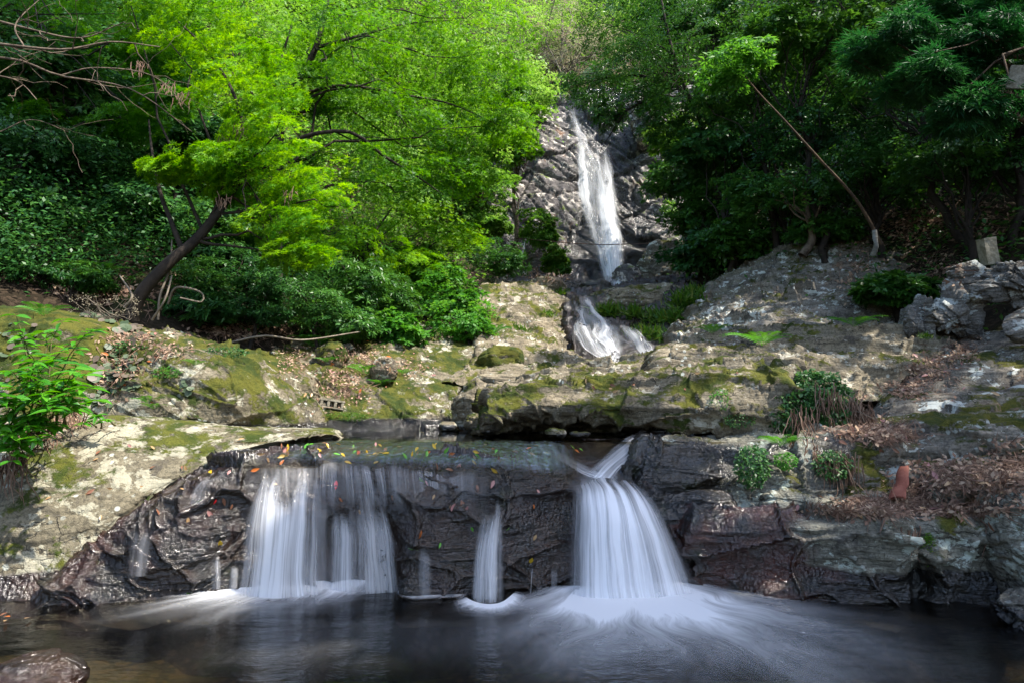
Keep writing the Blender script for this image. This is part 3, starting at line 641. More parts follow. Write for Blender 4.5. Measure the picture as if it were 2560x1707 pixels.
def fall(label, layers, group=None, loc=None, cat='cascade', name='cascade', irr=.6):
    r = layers[0][0]; p = P(*np.array(r[-1][len(r[-1]) // 2], float))
    e = empty(name, p if loc is None else loc, label, cat, group)
    for i, (rows, mat, dens, off, seed) in enumerate(layers): sheet(rows, mat, dens, .03 if p[1] < 9 else .09, e, off=off, seed=seed, wob=.03 if p[1] < 9 else .10, irr=irr)
    return e
# thin film running over the lip
sheet([[(760, 1104, 5.84), (1000, 1104, 5.84), (1250, 1104, 5.84), (1420, 1104, 5.84)],
       [(650, 1130, 5.58), (850, 1112, 5.62), (1100, 1114, 5.6), (1340, 1118, 5.62), (1440, 1126, 5.7)],
       [(600, 1152, 5.2), (760, 1140, 5.24), (960, 1144, 5.18), (1200, 1150, 5.13), (1330, 1162, 5.2), (1440, 1180, 5.35)],
       [(585, 1175, 5.08), (740, 1172, 5.12), (960, 1176, 5.04), (1200, 1184, 5.0), (1330, 1190, 5.08), (1430, 1205, 5.24)]],
      M_FILM, lambda U, W: edge(U, .12) * sstep(1, .72, W) * sstep(0, .1, W), .03, None, 'water_film', .015, 3, .02, irr=0)
o = bpy.data.objects['water_film']; tag(o, 'thin clear water sliding over the lip above the cascades', kind='structure')
A = [[(640, 1182, 5.10), (730, 1172, 5.06), (826, 1182, 5.10)], [(615, 1235, 4.98), (725, 1225, 4.93), (832, 1235, 4.98)],
     [(596, 1330, 4.88), (722, 1320, 4.84), (838, 1330, 4.92)], [(572, 1492, 4.84), (712, 1492, 4.80), (840, 1490, 4.9)]]
g1 = lambda U, W: edge(U, .32) * (.36 + .52 * sstep(0, .4, W)) * sstep(0, .12, W)
fall('broad left veil of white water in the foreground cascades', [(A, M_FALL, g1, .02, 1), (A, M_FALL, lambda U, W: g1(U, W) * .8, -.05, 4)], 'foreground cascades')
AF = [[(560, 1162, 5.36), (780, 1142, 5.32), (1000, 1146, 5.26), (1300, 1160, 5.24)], [(565, 1190, 5.08), (760, 1176, 5.06), (980, 1180, 4.98), (1300, 1196, 5.04)], [(560, 1240, 4.90), (760, 1235, 4.94), (980, 1236, 4.92), (1300, 1250, 4.96)], [(560, 1320, 4.82), (760, 1320, 4.92), (980, 1320, 4.90), (1300, 1330, 4.94)]]
fall('thin streaked film of water creeping down from the lip across the black rock', [(AF, M_FALL, lambda U, W: edge(U, .3) * sstep(0, .5, W) * sstep(1, .5, W) * .36, .0, 90)], 'foreground cascades', irr=.3)
A2 = [[(815, 1190, 5.12), (880, 1185, 5.08), (955, 1195, 5.1)], [(820, 1290, 5.02), (890, 1285, 4.98), (975, 1290, 5.02)],
      [(822, 1360, 4.98), (900, 1360, 4.95), (985, 1360, 5.0)], [(815, 1484, 4.96), (900, 1482, 4.93), (996, 1478, 5.0)]]
g2 = lambda U, W: edge(U, .15) * (.28 + .62 * sstep(.25, .55, W)) * sstep(0, .15, W) * (.75 + .25 * np.sin(U * 21 + 1.3))
fall('thin broken veil right of the broad left veil', [(A2, M_FALL, g2, .02, 7), (A2, M_FALL, lambda U, W: g2(U, W) * .7, -.05, 9)], 'foreground cascades')
A3 = [[(1225, 1235, 4.94), (1245, 1232, 4.92), (1268, 1235, 4.94)], [(1200, 1280, 4.86), (1235, 1276, 4.84), (1266, 1285, 4.86)],
      [(1188, 1390, 4.80), (1228, 1390, 4.78), (1262, 1390, 4.80)], [(1180, 1530, 4.74), (1222, 1532, 4.72), (1264, 1530, 4.74)]]
g3 = lambda U, W: edge(U, .3) * sstep(0, .1, W) * (.3 + .5 * sstep(.1, .5, W))
fall('narrow single ribbon of white water near the centre', [(A3, M_FALL, g3, .02, 12), (A3, M_FALL, lambda U, W: g3(U, W) * .8, -.04, 14)], 'foreground cascades')
A4 = [[(1425, 1170, 5.55), (1500, 1166, 5.6), (1590, 1170, 5.6)], [(1416, 1205, 5.38), (1505, 1203, 5.36), (1612, 1208, 5.38)], [(1418, 1240, 5.15), (1515, 1230, 5.05), (1650, 1248, 5.14)],
      [(1412, 1310, 5.02), (1530, 1295, 4.84), (1694, 1322, 4.98)], [(1404, 1400, 4.96), (1535, 1395, 4.74), (1732, 1402, 4.92)], [(1394, 1506, 4.9), (1540, 1530, 4.68), (1770, 1500, 4.88)]]
g4 = lambda U, W: edge(U, .34) * (.50 + .50 * sstep(.2, .5, W)) * sstep(0, .12, W)
fall('biggest fan shaped cascade of white water right of centre', [(A4, M_FALL, g4, .02, 17), (A4, M_FALL, lambda U, W: g4(U, W) * .9, -.05, 19), (A4, M_FALL, lambda U, W: g4(U, W) * .8, -.11, 22)], 'foreground cascades', irr=.12)
A5 = [[(1590, 1092, 6.1), (1612, 1094, 6.1), (1640, 1098, 6.1)], [(1545, 1120, 5.85), (1575, 1128, 5.8), (1605, 1135, 5.8)], [(1500, 1165, 5.62), (1530, 1172, 5.58), (1566, 1182, 5.55)], [(1455, 1205, 5.42), (1500, 1210, 5.38), (1540, 1215, 5.36)]]
fall('slanting water chute feeding the biggest cascade from the upper right', [(A5, M_FALL, lambda U, W: edge(U, .3) * (.45 + .4 * W), .05, 25)], 'foreground cascades', irr=.12)
A5b = [[(1290, 1118, 5.7), (1300, 1130, 5.6), (1310, 1145, 5.5)], [(1380, 1135, 5.65), (1385, 1150, 5.55), (1390, 1168, 5.45)], [(1450, 1165, 5.58), (1450, 1185, 5.48), (1455, 1205, 5.4)], [(1510, 1190, 5.48), (1510, 1205, 5.42), (1515, 1220, 5.36)]]
fall('smooth sliding water feeding the biggest cascade from the left', [(A5b, M_FALL, lambda U, W: edge(U, .4) * (.12 + .6 * W), .06, 26)], 'foreground cascades', irr=.12)
for k, (lab, x0, x1, y0, y1, d, de) in enumerate([
    ('faint double trickle on the black rock left of the broad veil', 520, 556, 1380, 1472, 4.78, .45),
    ('tiny slanting spout at the left foot of the broad veil', 572, 592, 1405, 1470, 4.85, .6),
    ('faint wide trickle in front of the small dark boulder', 1050, 1086, 1350, 1494, 4.76, .30),
    ('thin hair of water left of the biggest cascade', 1322, 1332, 1390, 1480, 4.98, .35),
    ('very faint hair of water close to the biggest cascade', 1376, 1386, 1390, 1474, 5.0, .3),
    ('long faint trickle down the far left wet rock', 300, 372, 1250, 1440, 4.70, .22),
    ('slanting trickle at the upper left lip', 470, 520, 1185, 1260, 4.90, .35)]):
    sl_ = {5: 60, 6: 45}.get(k, 0)
    rr = [[(x0 + sl_, y0, d + .02), ((x0 + x1) / 2 + sl_, y0, d), (x1 + sl_, y0, d + .02)], [(x0 + sl_ * .3, (y0 + y1) / 2, d - .02), ((x0 + x1) / 2 + sl_ * .3, (y0 + y1) / 2, d - .04), (x1 + sl_ * .3, (y0 + y1) / 2, d - .02)], [(x0, y1, d - .04), ((x0 + x1) / 2, y1, d - .06), (x1, y1, d - .04)]]
    fall(lab, [(rr, M_FALL, (lambda de: lambda U, W: edge(U, .35) * de * sstep(0, .3, W))(de), .0, 31 + k)], 'foreground cascades')
# tall waterfall, two strands that join
T1 = [[(1410, 238, 23.9), (1428, 236, 23.8), (1448, 240, 23.9)], [(1420, 300, 23.1), (1440, 298, 23.0), (1460, 304, 23.1)], [(1434, 345, 22.4), (1462, 350, 22.3), (1490, 356, 22.4)], [(1444, 420, 22.0), (1474, 420, 21.9), (1520, 420, 22.0)],
      [(1446, 500, 21.6), (1490, 500, 21.4), (1535, 500, 21.5)], [(1462, 570, 21.1), (1508, 575, 20.9), (1556, 570, 21.0)], [(1482, 630, 20.6), (1520, 632, 20.4), (1562, 630, 20.5)], [(1500, 700, 19.9), (1530, 704, 19.7), (1566, 690, 19.8)]]
T3 = [[(1436, 335, 22.3), (1446, 333, 22.3), (1458, 338, 22.3)], [(1440, 420, 21.8), (1452, 420, 21.8), (1468, 420, 21.8)], [(1446, 500, 21.3), (1462, 500, 21.3), (1480, 500, 21.3)], [(1458, 560, 20.8), (1474, 560, 20.8), (1494, 560, 20.8)]]
T4 = [[(1466, 360, 22.2), (1492, 356, 22.1), (1520, 362, 22.2)], [(1474, 440, 21.5), (1506, 440, 21.4), (1540, 440, 21.5)], [(1486, 520, 21.0), (1520, 520, 20.9), (1556, 520, 21.0)], [(1498, 600, 20.4), (1530, 600, 20.3), (1566, 600, 20.4)], [(1506, 695, 19.6), (1536, 698, 19.5), (1572, 690, 19.6)]]
T2 = [[(1508, 350, 22.5), (1520, 346, 22.4), (1534, 352, 22.5)], [(1506, 390, 22.1), (1518, 390, 22.0), (1530, 390, 22.1)], [(1498, 450, 21.7), (1518, 450, 21.6), (1538, 450, 21.7)], [(1490, 520, 21.3), (1516, 520, 21.2), (1544, 520, 21.3)], [(1496, 590, 20.9), (1526, 590, 20.7), (1556, 590, 20.8)], [(1510, 690, 19.9), (1536, 692, 19.6), (1562, 688, 19.8)]]
gt = lambda U, W: edge(U, .3) * (.62 + .40 * sstep(.25, .7, W)) * (.72 + .28 * np.sin(U * 17 + W * 3) * np.sin(U * 7 - W * 5 + 1))
fall('tall white waterfall dropping down the cliff in the centre background', [(T1, M_FARFALL, gt, .05, 41), (T1, M_FARFALL, lambda U, W: gt(U, W) * .8, -.12, 43), (T3, M_FARFALL, lambda U, W: edge(U, .35) * .8 * sstep(1, .6, W), .05, 141), (T4, M_FARFALL, lambda U, W: edge(U, .3) * (.5 + .3 * np.sin(U * 19 + W * 2)), .08, 143), (T2, M_FARFALL, lambda U, W: edge(U, .25) * (.75 + .4 * W), .05, 45), (T2, M_FARFALL, lambda U, W: edge(U, .25) * .6, -.1, 47),
     ([[(1462, 560, 21.0), (1470, 556, 20.9), (1482, 560, 21.0)], [(1478, 600, 20.5), (1492, 598, 20.4), (1505, 602, 20.5)], [(1492, 650, 20.1), (1508, 650, 20.0), (1522, 650, 20.1)], [(1503, 705, 19.7), (1520, 706, 19.6), (1538, 702, 19.7)]], M_FARFALL, lambda U, W: edge(U, .3) * .8, .0, 48)], cat='waterfall', name='waterfall')
fall('short white spill between the two boulders below the tall waterfall', [([[(1520, 692, 18.0), (1535, 690, 18.0), (1550, 692, 18.0)], [(1525, 712, 16.6), (1540, 710, 16.5), (1556, 712, 16.5)], [(1534, 738, 15.6), (1546, 738, 15.5), (1560, 736, 15.5)]], M_FARFALL, lambda U, W: edge(U, .25) * .95, .05, 51)])
M1 = [[(1424, 753, 14.2), (1452, 750, 14.1), (1480, 756, 14.2)], [(1442, 790, 13.2), (1472, 785, 13.1), (1498, 795, 13.2)], [(1450, 825, 12.6), (1490, 820, 12.5), (1530, 822, 12.6)], [(1472, 865, 11.9), (1510, 862, 11.75), (1560, 866, 11.8)], [(1494, 895, 11.3), (1522, 898, 11.15), (1562, 890, 11.3)], [(1490, 916, 10.9), (1520, 918, 10.8), (1554, 912, 10.9)]]
M2 = [[(1500, 815, 12.5), (1530, 810, 12.4), (1556, 822, 12.5)], [(1540, 840, 12.0), (1570, 835, 11.9), (1600, 848, 12.0)], [(1570, 870, 11.6), (1600, 866, 11.5), (1630, 872, 11.6)], [(1585, 896, 11.2), (1612, 894, 11.1), (1640, 892, 11.2)]]
M3 = [[(1428, 760, 13.9), (1436, 760, 13.9), (1446, 762, 13.9)], [(1436, 800, 12.9), (1450, 800, 12.8), (1466, 800, 12.9)], [(1442, 840, 12.2), (1462, 838, 12.1), (1484, 842, 12.2)], [(1462, 872, 11.7), (1484, 876, 11.5), (1506, 878, 11.6)], [(1490, 900, 11.2), (1504, 902, 11.1), (1520, 902, 11.2)]]
fall('white middle cascade fanning over dark steps below the tall waterfall', [(M1, M_FARFALL, lambda U, W: edge(U, .3) * (.7 + .35 * W) * (.75 + .25 * np.sin(U * 15 + W * 9)), .06, 55), (M1, M_FARFALL, lambda U, W: edge(U, .4) * .75, .14, 57), (M2, M_FARFALL, lambda U, W: edge(U, .2) * .6, .10, 59), (M3, M_FARFALL, lambda U, W: edge(U, .2) * .65, .10, 61)])
fall('small white trickle right of the middle cascade', [([[(1610, 842, 11.9), (1617, 842, 11.9), (1624, 844, 11.9)], [(1616, 868, 11.4), (1626, 868, 11.4), (1638, 868, 11.4)], [(1618, 892, 11.0), (1636, 893, 11.0), (1656, 890, 11.0)]], M_FARFALL, lambda U, W: edge(U, .25) * .8, .02, 63)])
fall('tiny white trickle on the dark rocks left of the tall waterfall', [([[(1306, 588, 20.0), (1312, 586, 20.0), (1320, 590, 20.0)], [(1302, 610, 19.8), (1308, 610, 19.8), (1316, 612, 19.8)], [(1300, 640, 19.6), (1305, 640, 19.6), (1311, 640, 19.6)]], M_FARFALL, lambda U, W: edge(U, .3) * .7, .02, 66)])

def foam(label, line, dirs, Rr, dens, seed, rise=.05, ZL=0.):
    n = 160; m = 140
    b = spline([tuple(Pz(x, y, WZ)) for x, y in line], n); d = spline([(math.sin(R(a)), -math.cos(R(a)), 0) for a in dirs], n)
    d[:, 2] = 0; d /= np.linalg.norm(d, axis=1, keepdims=True)
    r = np.linspace(-.06, 1, m) ; Rv = np.interp(np.linspace(0, 1, n), np.linspace(0, 1, len(Rr)), Rr)
    U, W = np.meshgrid(np.linspace(0, 1, n), r)
    V = b[None] + d[None] * (W * Rv[None])[..., None]
    q = V.reshape(-1, 3)
    q[:, 2] = (WZ + .012 + ZL + rise * np.exp(-np.maximum(W, 0) * Rv[None] / .13)).ravel()
    L = np.linalg.norm(np.diff(b, axis=0), axis=1).sum()
    uv = np.stack([U * L * 1.6 + seed, W * Rv[None]], -1).reshape(-1, 2)
    uv = uv + .13 * np.stack([fbm(q * 2.6, 2, seed + 2), fbm(q * 2.6, 2, seed + 3)], 1)
    o = make('foam', q, gridF(m, n), M_FOAM, attrs={'dens': np.clip(dens(U, np.maximum(W, 0)), 0, 1.2).ravel()}, uv=uv); tag(o, label, kind='stuff')
foam('soft white foam fanning out below the biggest cascade', [(1330, 1482), (1430, 1488), (1540, 1502), (1660, 1488), (1745, 1476), (1800, 1474)], (-75, -40, -5, 25, 60, 85), (1.4, 2.0, 2.3, 2.9, 3.0, 1.9),
     lambda U, W: edge(U, .34) * (.85 + .15 * np.sin(U * 23) + .12 * np.sin(U * 51 + W * 4)) * (1.15 * np.exp(-(W / .20) ** 2) + .85 * np.exp(-W / .36)) * sstep(1, .5, W), 71, .035)
foam('soft white foam below the two left veils', [(470, 1484), (600, 1474), (720, 1468), (860, 1464), (990, 1460)], (-70, -35, -12, 5, 20), (.9, 1.5, 1.6, 1.2, .7),
     lambda U, W: edge(U, .3) * (.88 + .12 * np.sin(U * 27) + .12 * np.sin(U * 61 + W * 4)) * (1.3 * np.exp(-(W / .18) ** 2) + .75 * np.exp(-W / .30)) * sstep(1, .5, W), 75, .03)
foam('round white foam patch under the narrow ribbon', [(1150, 1494), (1180, 1512), (1222, 1520), (1262, 1512), (1300, 1482)], (-70, -40, 0, 40, 75), (.25, .4, .5, .4, .3),
     lambda U, W: edge(U, .25) * (1.0 * np.exp(-(W / .2) ** 2) + .3 * np.exp(-W / .4)) * sstep(1, .6, W), 77, .01)
foam('thin foam line along the foot of the black rock', [(985, 1478), (1030, 1496), (1100, 1494), (1180, 1492)], (-5, 0, 5, 5), (.2, .2, .2, .2), lambda U, W: edge(U, .2) * .6 * np.exp(-(W / .25) ** 2), 78, .01)
foam('faint swirling streaks on the water of the lower pool', [(500, 1560), (900, 1530), (1300, 1530), (1700, 1540), (2200, 1560)], (-25, -10, 0, 12, 30), (1.2, 1.4, 1.4, 1.4, 1.2), lambda U, W: edge(U, .2) * sstep(0, .2, W) * sstep(1, .4, W) * .11, 79, 0., -.007)
# ------------------------------------------------------------ foliage tools
BVH = BVHTree.FromPolygons(np.concatenate(BV).tolist(), np.concatenate(BF).tolist())
def hit(px, py):
    r = ray(px, py); r = r / np.linalg.norm(r)
    loc, nor, i, d = BVH.ray_cast(Vector(CAM), Vector(r), 80)
    if loc is None: return None, None
    nor = np.array(nor); loc = np.array(loc)
    if nor @ r > 0: nor = -nor
    return loc, nor
def drop(x, y, top=40.):
    loc, nor, i, d = BVH.ray_cast(Vector((x, y, top)), Vector((0, 0, -1)), 80)
    return (np.array(loc) if loc is not None else np.array([x, y, float(tz(x, y))]))
SH = {
 'oval': ([(0, 0, 0), (.45, .25, .04), (1, 0, -.06), (.45, -.25, .04)], [(0, 1, 2, 3)]),
 'slim': ([(0, 0, 0), (.4, .15, .03), (1, 0, -.08), (.4, -.15, .03)], [(0, 1, 2, 3)]),
 'twig': ([(0, 0, 0), (.35, .022, .01), (1, 0, -.06), (.35, -.022, .01)], [(0, 1, 2, 3)]),
 'needle': ([(0, 0, 0), (.35, .06, .01), (1, 0, -.12), (.35, -.06, .01)], [(0, 1, 2, 3)]),
 'blade': ([(0, -.03, 0), (0, .03, 0), (.6, .025, .02), (.6, -.025, .02), (1, 0, -.12)], [(0, 1, 2, 3), (3, 2, 4, 4)]),
 'maple': ([(0, 0, 0), (.5, .13, .02), (1, 0, -.05), (.5, -.13, .02), (.22, .40, .02), (.50, .72, -.04), (.42, .30, .02), (.42, -.30, .02), (.50, -.72, -.04), (.22, -.40, .02)], [(0, 3, 2, 1), (0, 6, 5, 4), (0, 9, 8, 7)]),
}
def leaf_cloud(C, T, N, size, shape, g):
    lv, lf = SH[shape]; lv = np.array(lv, float)
    if shape == 'blade': lf = [(0, 1, 2, 3)]
    lf = np.array(lf); n = len(C)
    T = T - N * (T * N).sum(1, keepdims=True); T = T / (np.linalg.norm(T, axis=1, keepdims=True) + 1e-9)
    Bn = np.cross(N, T); s = np.broadcast_to(size, (n,))[:, None, None]
    V = C[:, None] + s * (T[:, None] * lv[None, :, :1] + Bn[:, None] * lv[None, :, 1:2] + N[:, None] * lv[None, :, 2:3])
    F = (np.arange(n) * len(lv))[:, None, None] + lf[None]
    return V.reshape(-1, 3), F.reshape(-1, 4)
DENS = 1.6
def unit(v): return v / (np.linalg.norm(v, axis=-1, keepdims=True) + 1e-9)
def crown_points(ells, ncl, per, flat, g, droop=None, csize=.30, shell=.45):
    C, T, N, cl, ti = [], [], [], [], []
    for c, r in ells:
        c = np.array(c); r = np.array(r)
        k = max(3, int(ncl * DENS))
        u = unit(g.normal(size=(k, 3))); rad = g.uniform(shell, 1, (k, 1)) ** .6
        cc = c + u * rad * r * (1 + .18 * g.normal(size=(k, 1)))
        out = unit(u / r * r.mean())
        for j in range(k):
            m = int(per * 1.25 * g.uniform(.5, 1.5)); sg = csize * (r.mean() * .5 + r.max() * .5) * g.uniform(.6, 1.3)
            nrm = unit(np.array([0, 0, 1.]) + out[j] * .5 + g.normal(size=3) * .25)
            if droop is not None: nrm = unit(nrm + np.array(droop))
            a = unit(g.normal(size=3) + out[j] * 1.2); a = unit(a - nrm * (a @ nrm)); b = np.cross(nrm, a)
            # a spray: leaves along fingers that fan from the cluster
            rr = sg * np.sqrt(g.uniform(0, 1, m)); th = g.vonmises(0, .7, m); th = np.round(th * 3.5) / 3.5 + g.normal(size=m) * .09
            q = cc[j] + (rr * np.cos(th))[:, None] * a + (rr * np.sin(th))[:, None] * b + nrm * (g.normal(size=m) * sg * flat - (rr ** 2) / (sg + 1e-6) * .25)[:, None]
            C.append(q); d = unit(a[None] * np.cos(th)[:, None] + b[None] * np.sin(th)[:, None] + g.normal(size=(m, 3)) * .45 + np.array([0, 0, -.25])); T.append(d)
            N.append(unit(nrm[None] + g.normal(size=(m, 3)) * .38)); ti.append(np.clip(g.normal(.5, .20, m) + g.normal() * .22, 0, 1)); cl.append(cc[j])
    return np.concatenate(C), np.concatenate(T), np.concatenate(N), np.concatenate(ti), np.array(cl)
def tubes(paths, sides=6):
    VV, FF, o = [], [], 0
    for pts, rad in paths:
        p = np.array(pts, float); n = len(p); t = unit(np.gradient(p, axis=0))
        ref = np.array([0, 0, 1.]) if abs(t[0, 2]) < .8 else np.array([1., 0, 0])
        a = unit(np.cross(t, ref)); b = np.cross(t, a); th = np.linspace(0, 2 * math.pi, sides, endpoint=False)
        rad = np.interp(np.linspace(0, 1, n), np.linspace(0, 1, len(rad)), rad)
        V = p[:, None] + rad[:, None, None] * (np.cos(th)[None, :, None] * a[:, None] + np.sin(th)[None, :, None] * b[:, None])
        i = np.arange(n - 1)[:, None] * sides + np.arange(sides)[None]; j = np.arange(n - 1)[:, None] * sides + (np.arange(sides)[None] + 1) % sides
        FF.append(np.stack([i, j, j + sides, i + sides], -1).reshape(-1, 4) + o); VV.append(V.reshape(-1, 3)); o += n * sides
    return np.concatenate(VV), np.concatenate(FF)
def wobble(a, b, n, g, amp=.06, sag=0.):
    a = np.array(a, float); b = np.array(b, float); L = np.linalg.norm(b - a); t = np.linspace(0, 1, n)[:, None]
    p = a + (b - a) * t
    w = np.cumsum(g.normal(size=(n, 3)), axis=0) * amp * L / n; w -= w[0] + (w[-1] - w[0]) * t
    p = p + w; p[:, 2] += sag * L * 4 * (t * (1 - t))[:, 0]
    return p
def E(px, py, D, rx, ry, dr=1.):
    k = D / FPX
    return (P(px, py, D), (rx * k, max(rx, ry) * k * dr, ry * k))
def tree(name, label, cat, ells, leafm, barkm, base=None, path=None, trad=.12, ncl=30, per=60, size=.07, shape='oval', flat=.10, s=0, group=None, droop=None, csize=.30, limbs=14, shell=.45, extra=(), crownname='crown'):
    g = np.random.default_rng(s + 500)
    C, T, N, ti, cl = crown_points(ells, ncl, per, flat, g, droop, csize, shell)
    size = size * (g.uniform(.75, 1.45) if name in ('evergreen_tree', 'hillside_tree', 'woodland_tree', 'shrub') else 1.); ti = np.clip(ti + g.uniform(-.22, .28), 0, 1)
    allc = np.array([e[0] for e in ells])
    if path is not None: pw = spline([tuple(P(*q)) for q in path], 24)
    else:
        c0 = allc.mean(0); bx = c0[:2] + g.normal(size=2) * .3 if base is None else np.array(base[:2])
        bz = drop(*bx)[2] - .15; top = c0.copy(); top[2] = max(allc[:, 2].max(), bz + .3)
        pw = wobble((bx[0], bx[1], bz), top, 14, g, .25)
    paths = [(pw, [trad, trad * .8, trad * .55, trad * .25])]
    for q in (cl[g.permutation(len(cl))[:limbs]] if limbs else []):
        zt = g.uniform(.35, .95); st = pw[int(zt * (len(pw) - 1))]
        paths.append((wobble(st, q, 8, g, .35, .05), [trad * .35 * (1.3 - zt), .006]))
    for ex, r0 in extra: paths.append((spline([tuple(P(*q)) for q in ex], 16), [r0, r0 * .7, r0 * .25]))
    b = pw[0]
    e = empty(name, b, label, cat, group)
    V, F = tubes(paths, 6); make('trunk', V, F, barkm, parent=e, base=b)
    V, F = leaf_cloud(C, T, N, size * g.uniform(.65, 1.3, len(C)), shape, g)
    make(crownname, V, F, leafm, smooth=False, attrs={'tint': np.repeat(ti, len(SH[shape][0]))}, parent=e, base=b)
    return e

# ------------------------------------------------------------ trees and bushes
K = 1.0
tree('leaning_maple', 'maple with brown leaning trunk on the left bank, feathery boughs sweeping right', 'maple tree',
     [E(470, 60, 8.2, 150, 40), E(560, 150, 8, 140, 34), E(620, 240, 7.8, 140, 36), E(650, 340, 7.8, 120, 36), E(430, 425, 7.6, 70, 16), E(540, 400, 7.6, 100, 24), E(700, 420, 8, 130, 36), E(760, 490, 8.2, 110, 32), E(690, 560, 8, 110, 30), E(750, 640, 8, 90, 26), E(600, 470, 8, 90, 24)],
     M_MAPLE, M_BARKD, path=[(330, 800, 7.6), (352, 735, 7.6), (430, 650, 7.7), (490, 600, 7.8), (560, 510, 7.9), (620, 400, 8.0), (600, 280, 8.1)], trad=.082, ncl=26, per=62, size=.052, shape='maple', flat=.05, s=1, droop=(-.5, -.15, 0), csize=.36,
     extra=[(((455, 625, 7.75), (430, 560, 7.8), (400, 480, 7.9), (380, 380, 8), (372, 300, 8.1)), .035), (((560, 510, 7.9), (600, 440, 7.9), (700, 420, 8.0), (760, 470, 8.1)), .03), (((620, 400, 8.0), (590, 250, 8), (520, 130, 8.1), (430, 40, 8.2)), .03), (((560, 380, 7.8), (620, 460, 7.8), (690, 565, 7.8)), .016)])
MP = [(700, 60, 10.5, 190, 55), (870, 110, 10.5, 190, 55), (1010, 50, 11.5, 170, 55), (1170, 70, 12, 160, 60), (900, 225, 10.6, 180, 55), (1060, 170, 12, 160, 55), (1210, 190, 12.5, 120, 55), (1010, 320, 12, 170, 55), (1170, 300, 13, 130, 50), (1270, 320, 13, 90, 36), (870, 420, 11, 150, 45), (1030, 440, 12.5, 150, 50), (1150, 430, 13, 100, 45), (760, 220, 10.6, 120, 50)]
tree('spreading_maple', 'bright light green maple with dark crooked trunk spreading left of the tall waterfall', 'maple tree', [E(*q) for q in MP], M_MAPLE, M_BARKD,
     path=[(700, 830, 10.4), (690, 640, 10.4), (700, 480, 10.4), (695, 370, 10.3), (720, 250, 10.4), (790, 120, 10.5), (830, -60, 10.6)], trad=.11, ncl=30, per=56, size=.06, shape='maple', flat=.06, s=2, droop=(-.15, -.2, 0), csize=.34,
     extra=[(((698, 385, 10.3), (760, 342, 10.2), (876, 331, 10.4), (955, 388, 10.8), (1040, 440, 11.6), (1110, 490, 12.4)), .038), (((720, 250, 10.4), (850, 215, 10.3), (1010, 238, 11), (1130, 262, 12), (1250, 315, 12.6)), .03), (((790, 120, 10.5), (900, 90, 10.8), (1020, 60, 11.4), (1160, 50, 12)), .03), (((700, 500, 10.4), (660, 380, 10.2), (690, 200, 10.2), (730, 60, 10.4)), .05)])
tree('young_maple', 'smaller sunlit maple with low boughs behind the spreading maple', 'maple tree', [E(930, 540, 12.4, 140, 40), E(1060, 560, 13.2, 120, 40), E(1130, 590, 13.6, 90, 30), E(880, 610, 11.8, 110, 36), E(1020, 650, 12.6, 90, 30)], M_MAPLE, M_BARKD, path=[(900, 800, 12.2), (890, 700, 12.2), (920, 610, 12.3), (980, 520, 12.8)], trad=.06, ncl=26, per=52, size=.058, shape='maple', flat=.06, s=3, csize=.36)
# sunlit trees and shrubs on the slope behind, left of the fall
for i, (q, lab) in enumerate([
    ((560, 60, 17, 230, 130), 'light green broad tree behind the leaning maple'), ((780, 260, 17, 200, 130), 'light green tree behind the dark crooked maple trunk'),
    ((980, 110, 20, 210, 130), 'pale sunlit tree behind the top of the spreading maple'), ((1220, 120, 24, 150, 110), 'yellow green sunlit tree at the upper left of the tall waterfall'),
    ((1130, 300, 19.3, 130, 90), 'sunlit light green tree halfway up the slope left of the tall waterfall'), ((980, 430, 19, 150, 100), 'light green bushy tree on the slope behind the young maple'),
    ((1200, 430, 19.6, 80, 70), 'small bright bush clinging to the slope just left of the waterfall cliff'), ((1275, 330, 20.8, 66, 75), 'bright bush on the cliff edge beside the upper tall waterfall'),
    ((1215, 545, 19.6, 60, 36), 'low bright bush under the bare pale rock left of the tall waterfall'), ((1310, 225, 22.6, 80, 55), 'bluish green bush at the lip of the tall waterfall'),
    ((880, 560, 16.5, 130, 90), 'light green shrub low on the slope behind the young maple'), ((420, 230, 15, 190, 120), 'green tree behind the bare grey branches'), ((180, 80, 14, 220, 130), 'tall dark green tree filling the top left corner'), ((1310, 40, 29, 130, 90), 'pale green tree at the very top between the maple and the pale tree'), ((1500, 30, 31, 140, 90), 'pale green tree at the very top behind the pale tree'), ((1690, 330, 19, 70, 60), 'fresh green bush beside the pinkish rock knob')]):
    tree('hillside_tree', lab, 'tree', [E(*q), E(q[0] + q[3] * .4, q[1] + q[4] * .5, q[2] - .5, q[3] * .7, q[4] * .6), E(q[0] - q[3] * .45, q[1] + q[4] * .35, q[2] - .3, q[3] * .65, q[4] * .6)], M_EVER if i in (11, 12) else M_BRIGHT, M_BARKP, trad=.10, ncl=26, per=50, size=.10 if q[2] > 16 else .085, shape='oval', flat=.12, s=20 + i, limbs=12, group='trees on the slope left of the tall waterfall')
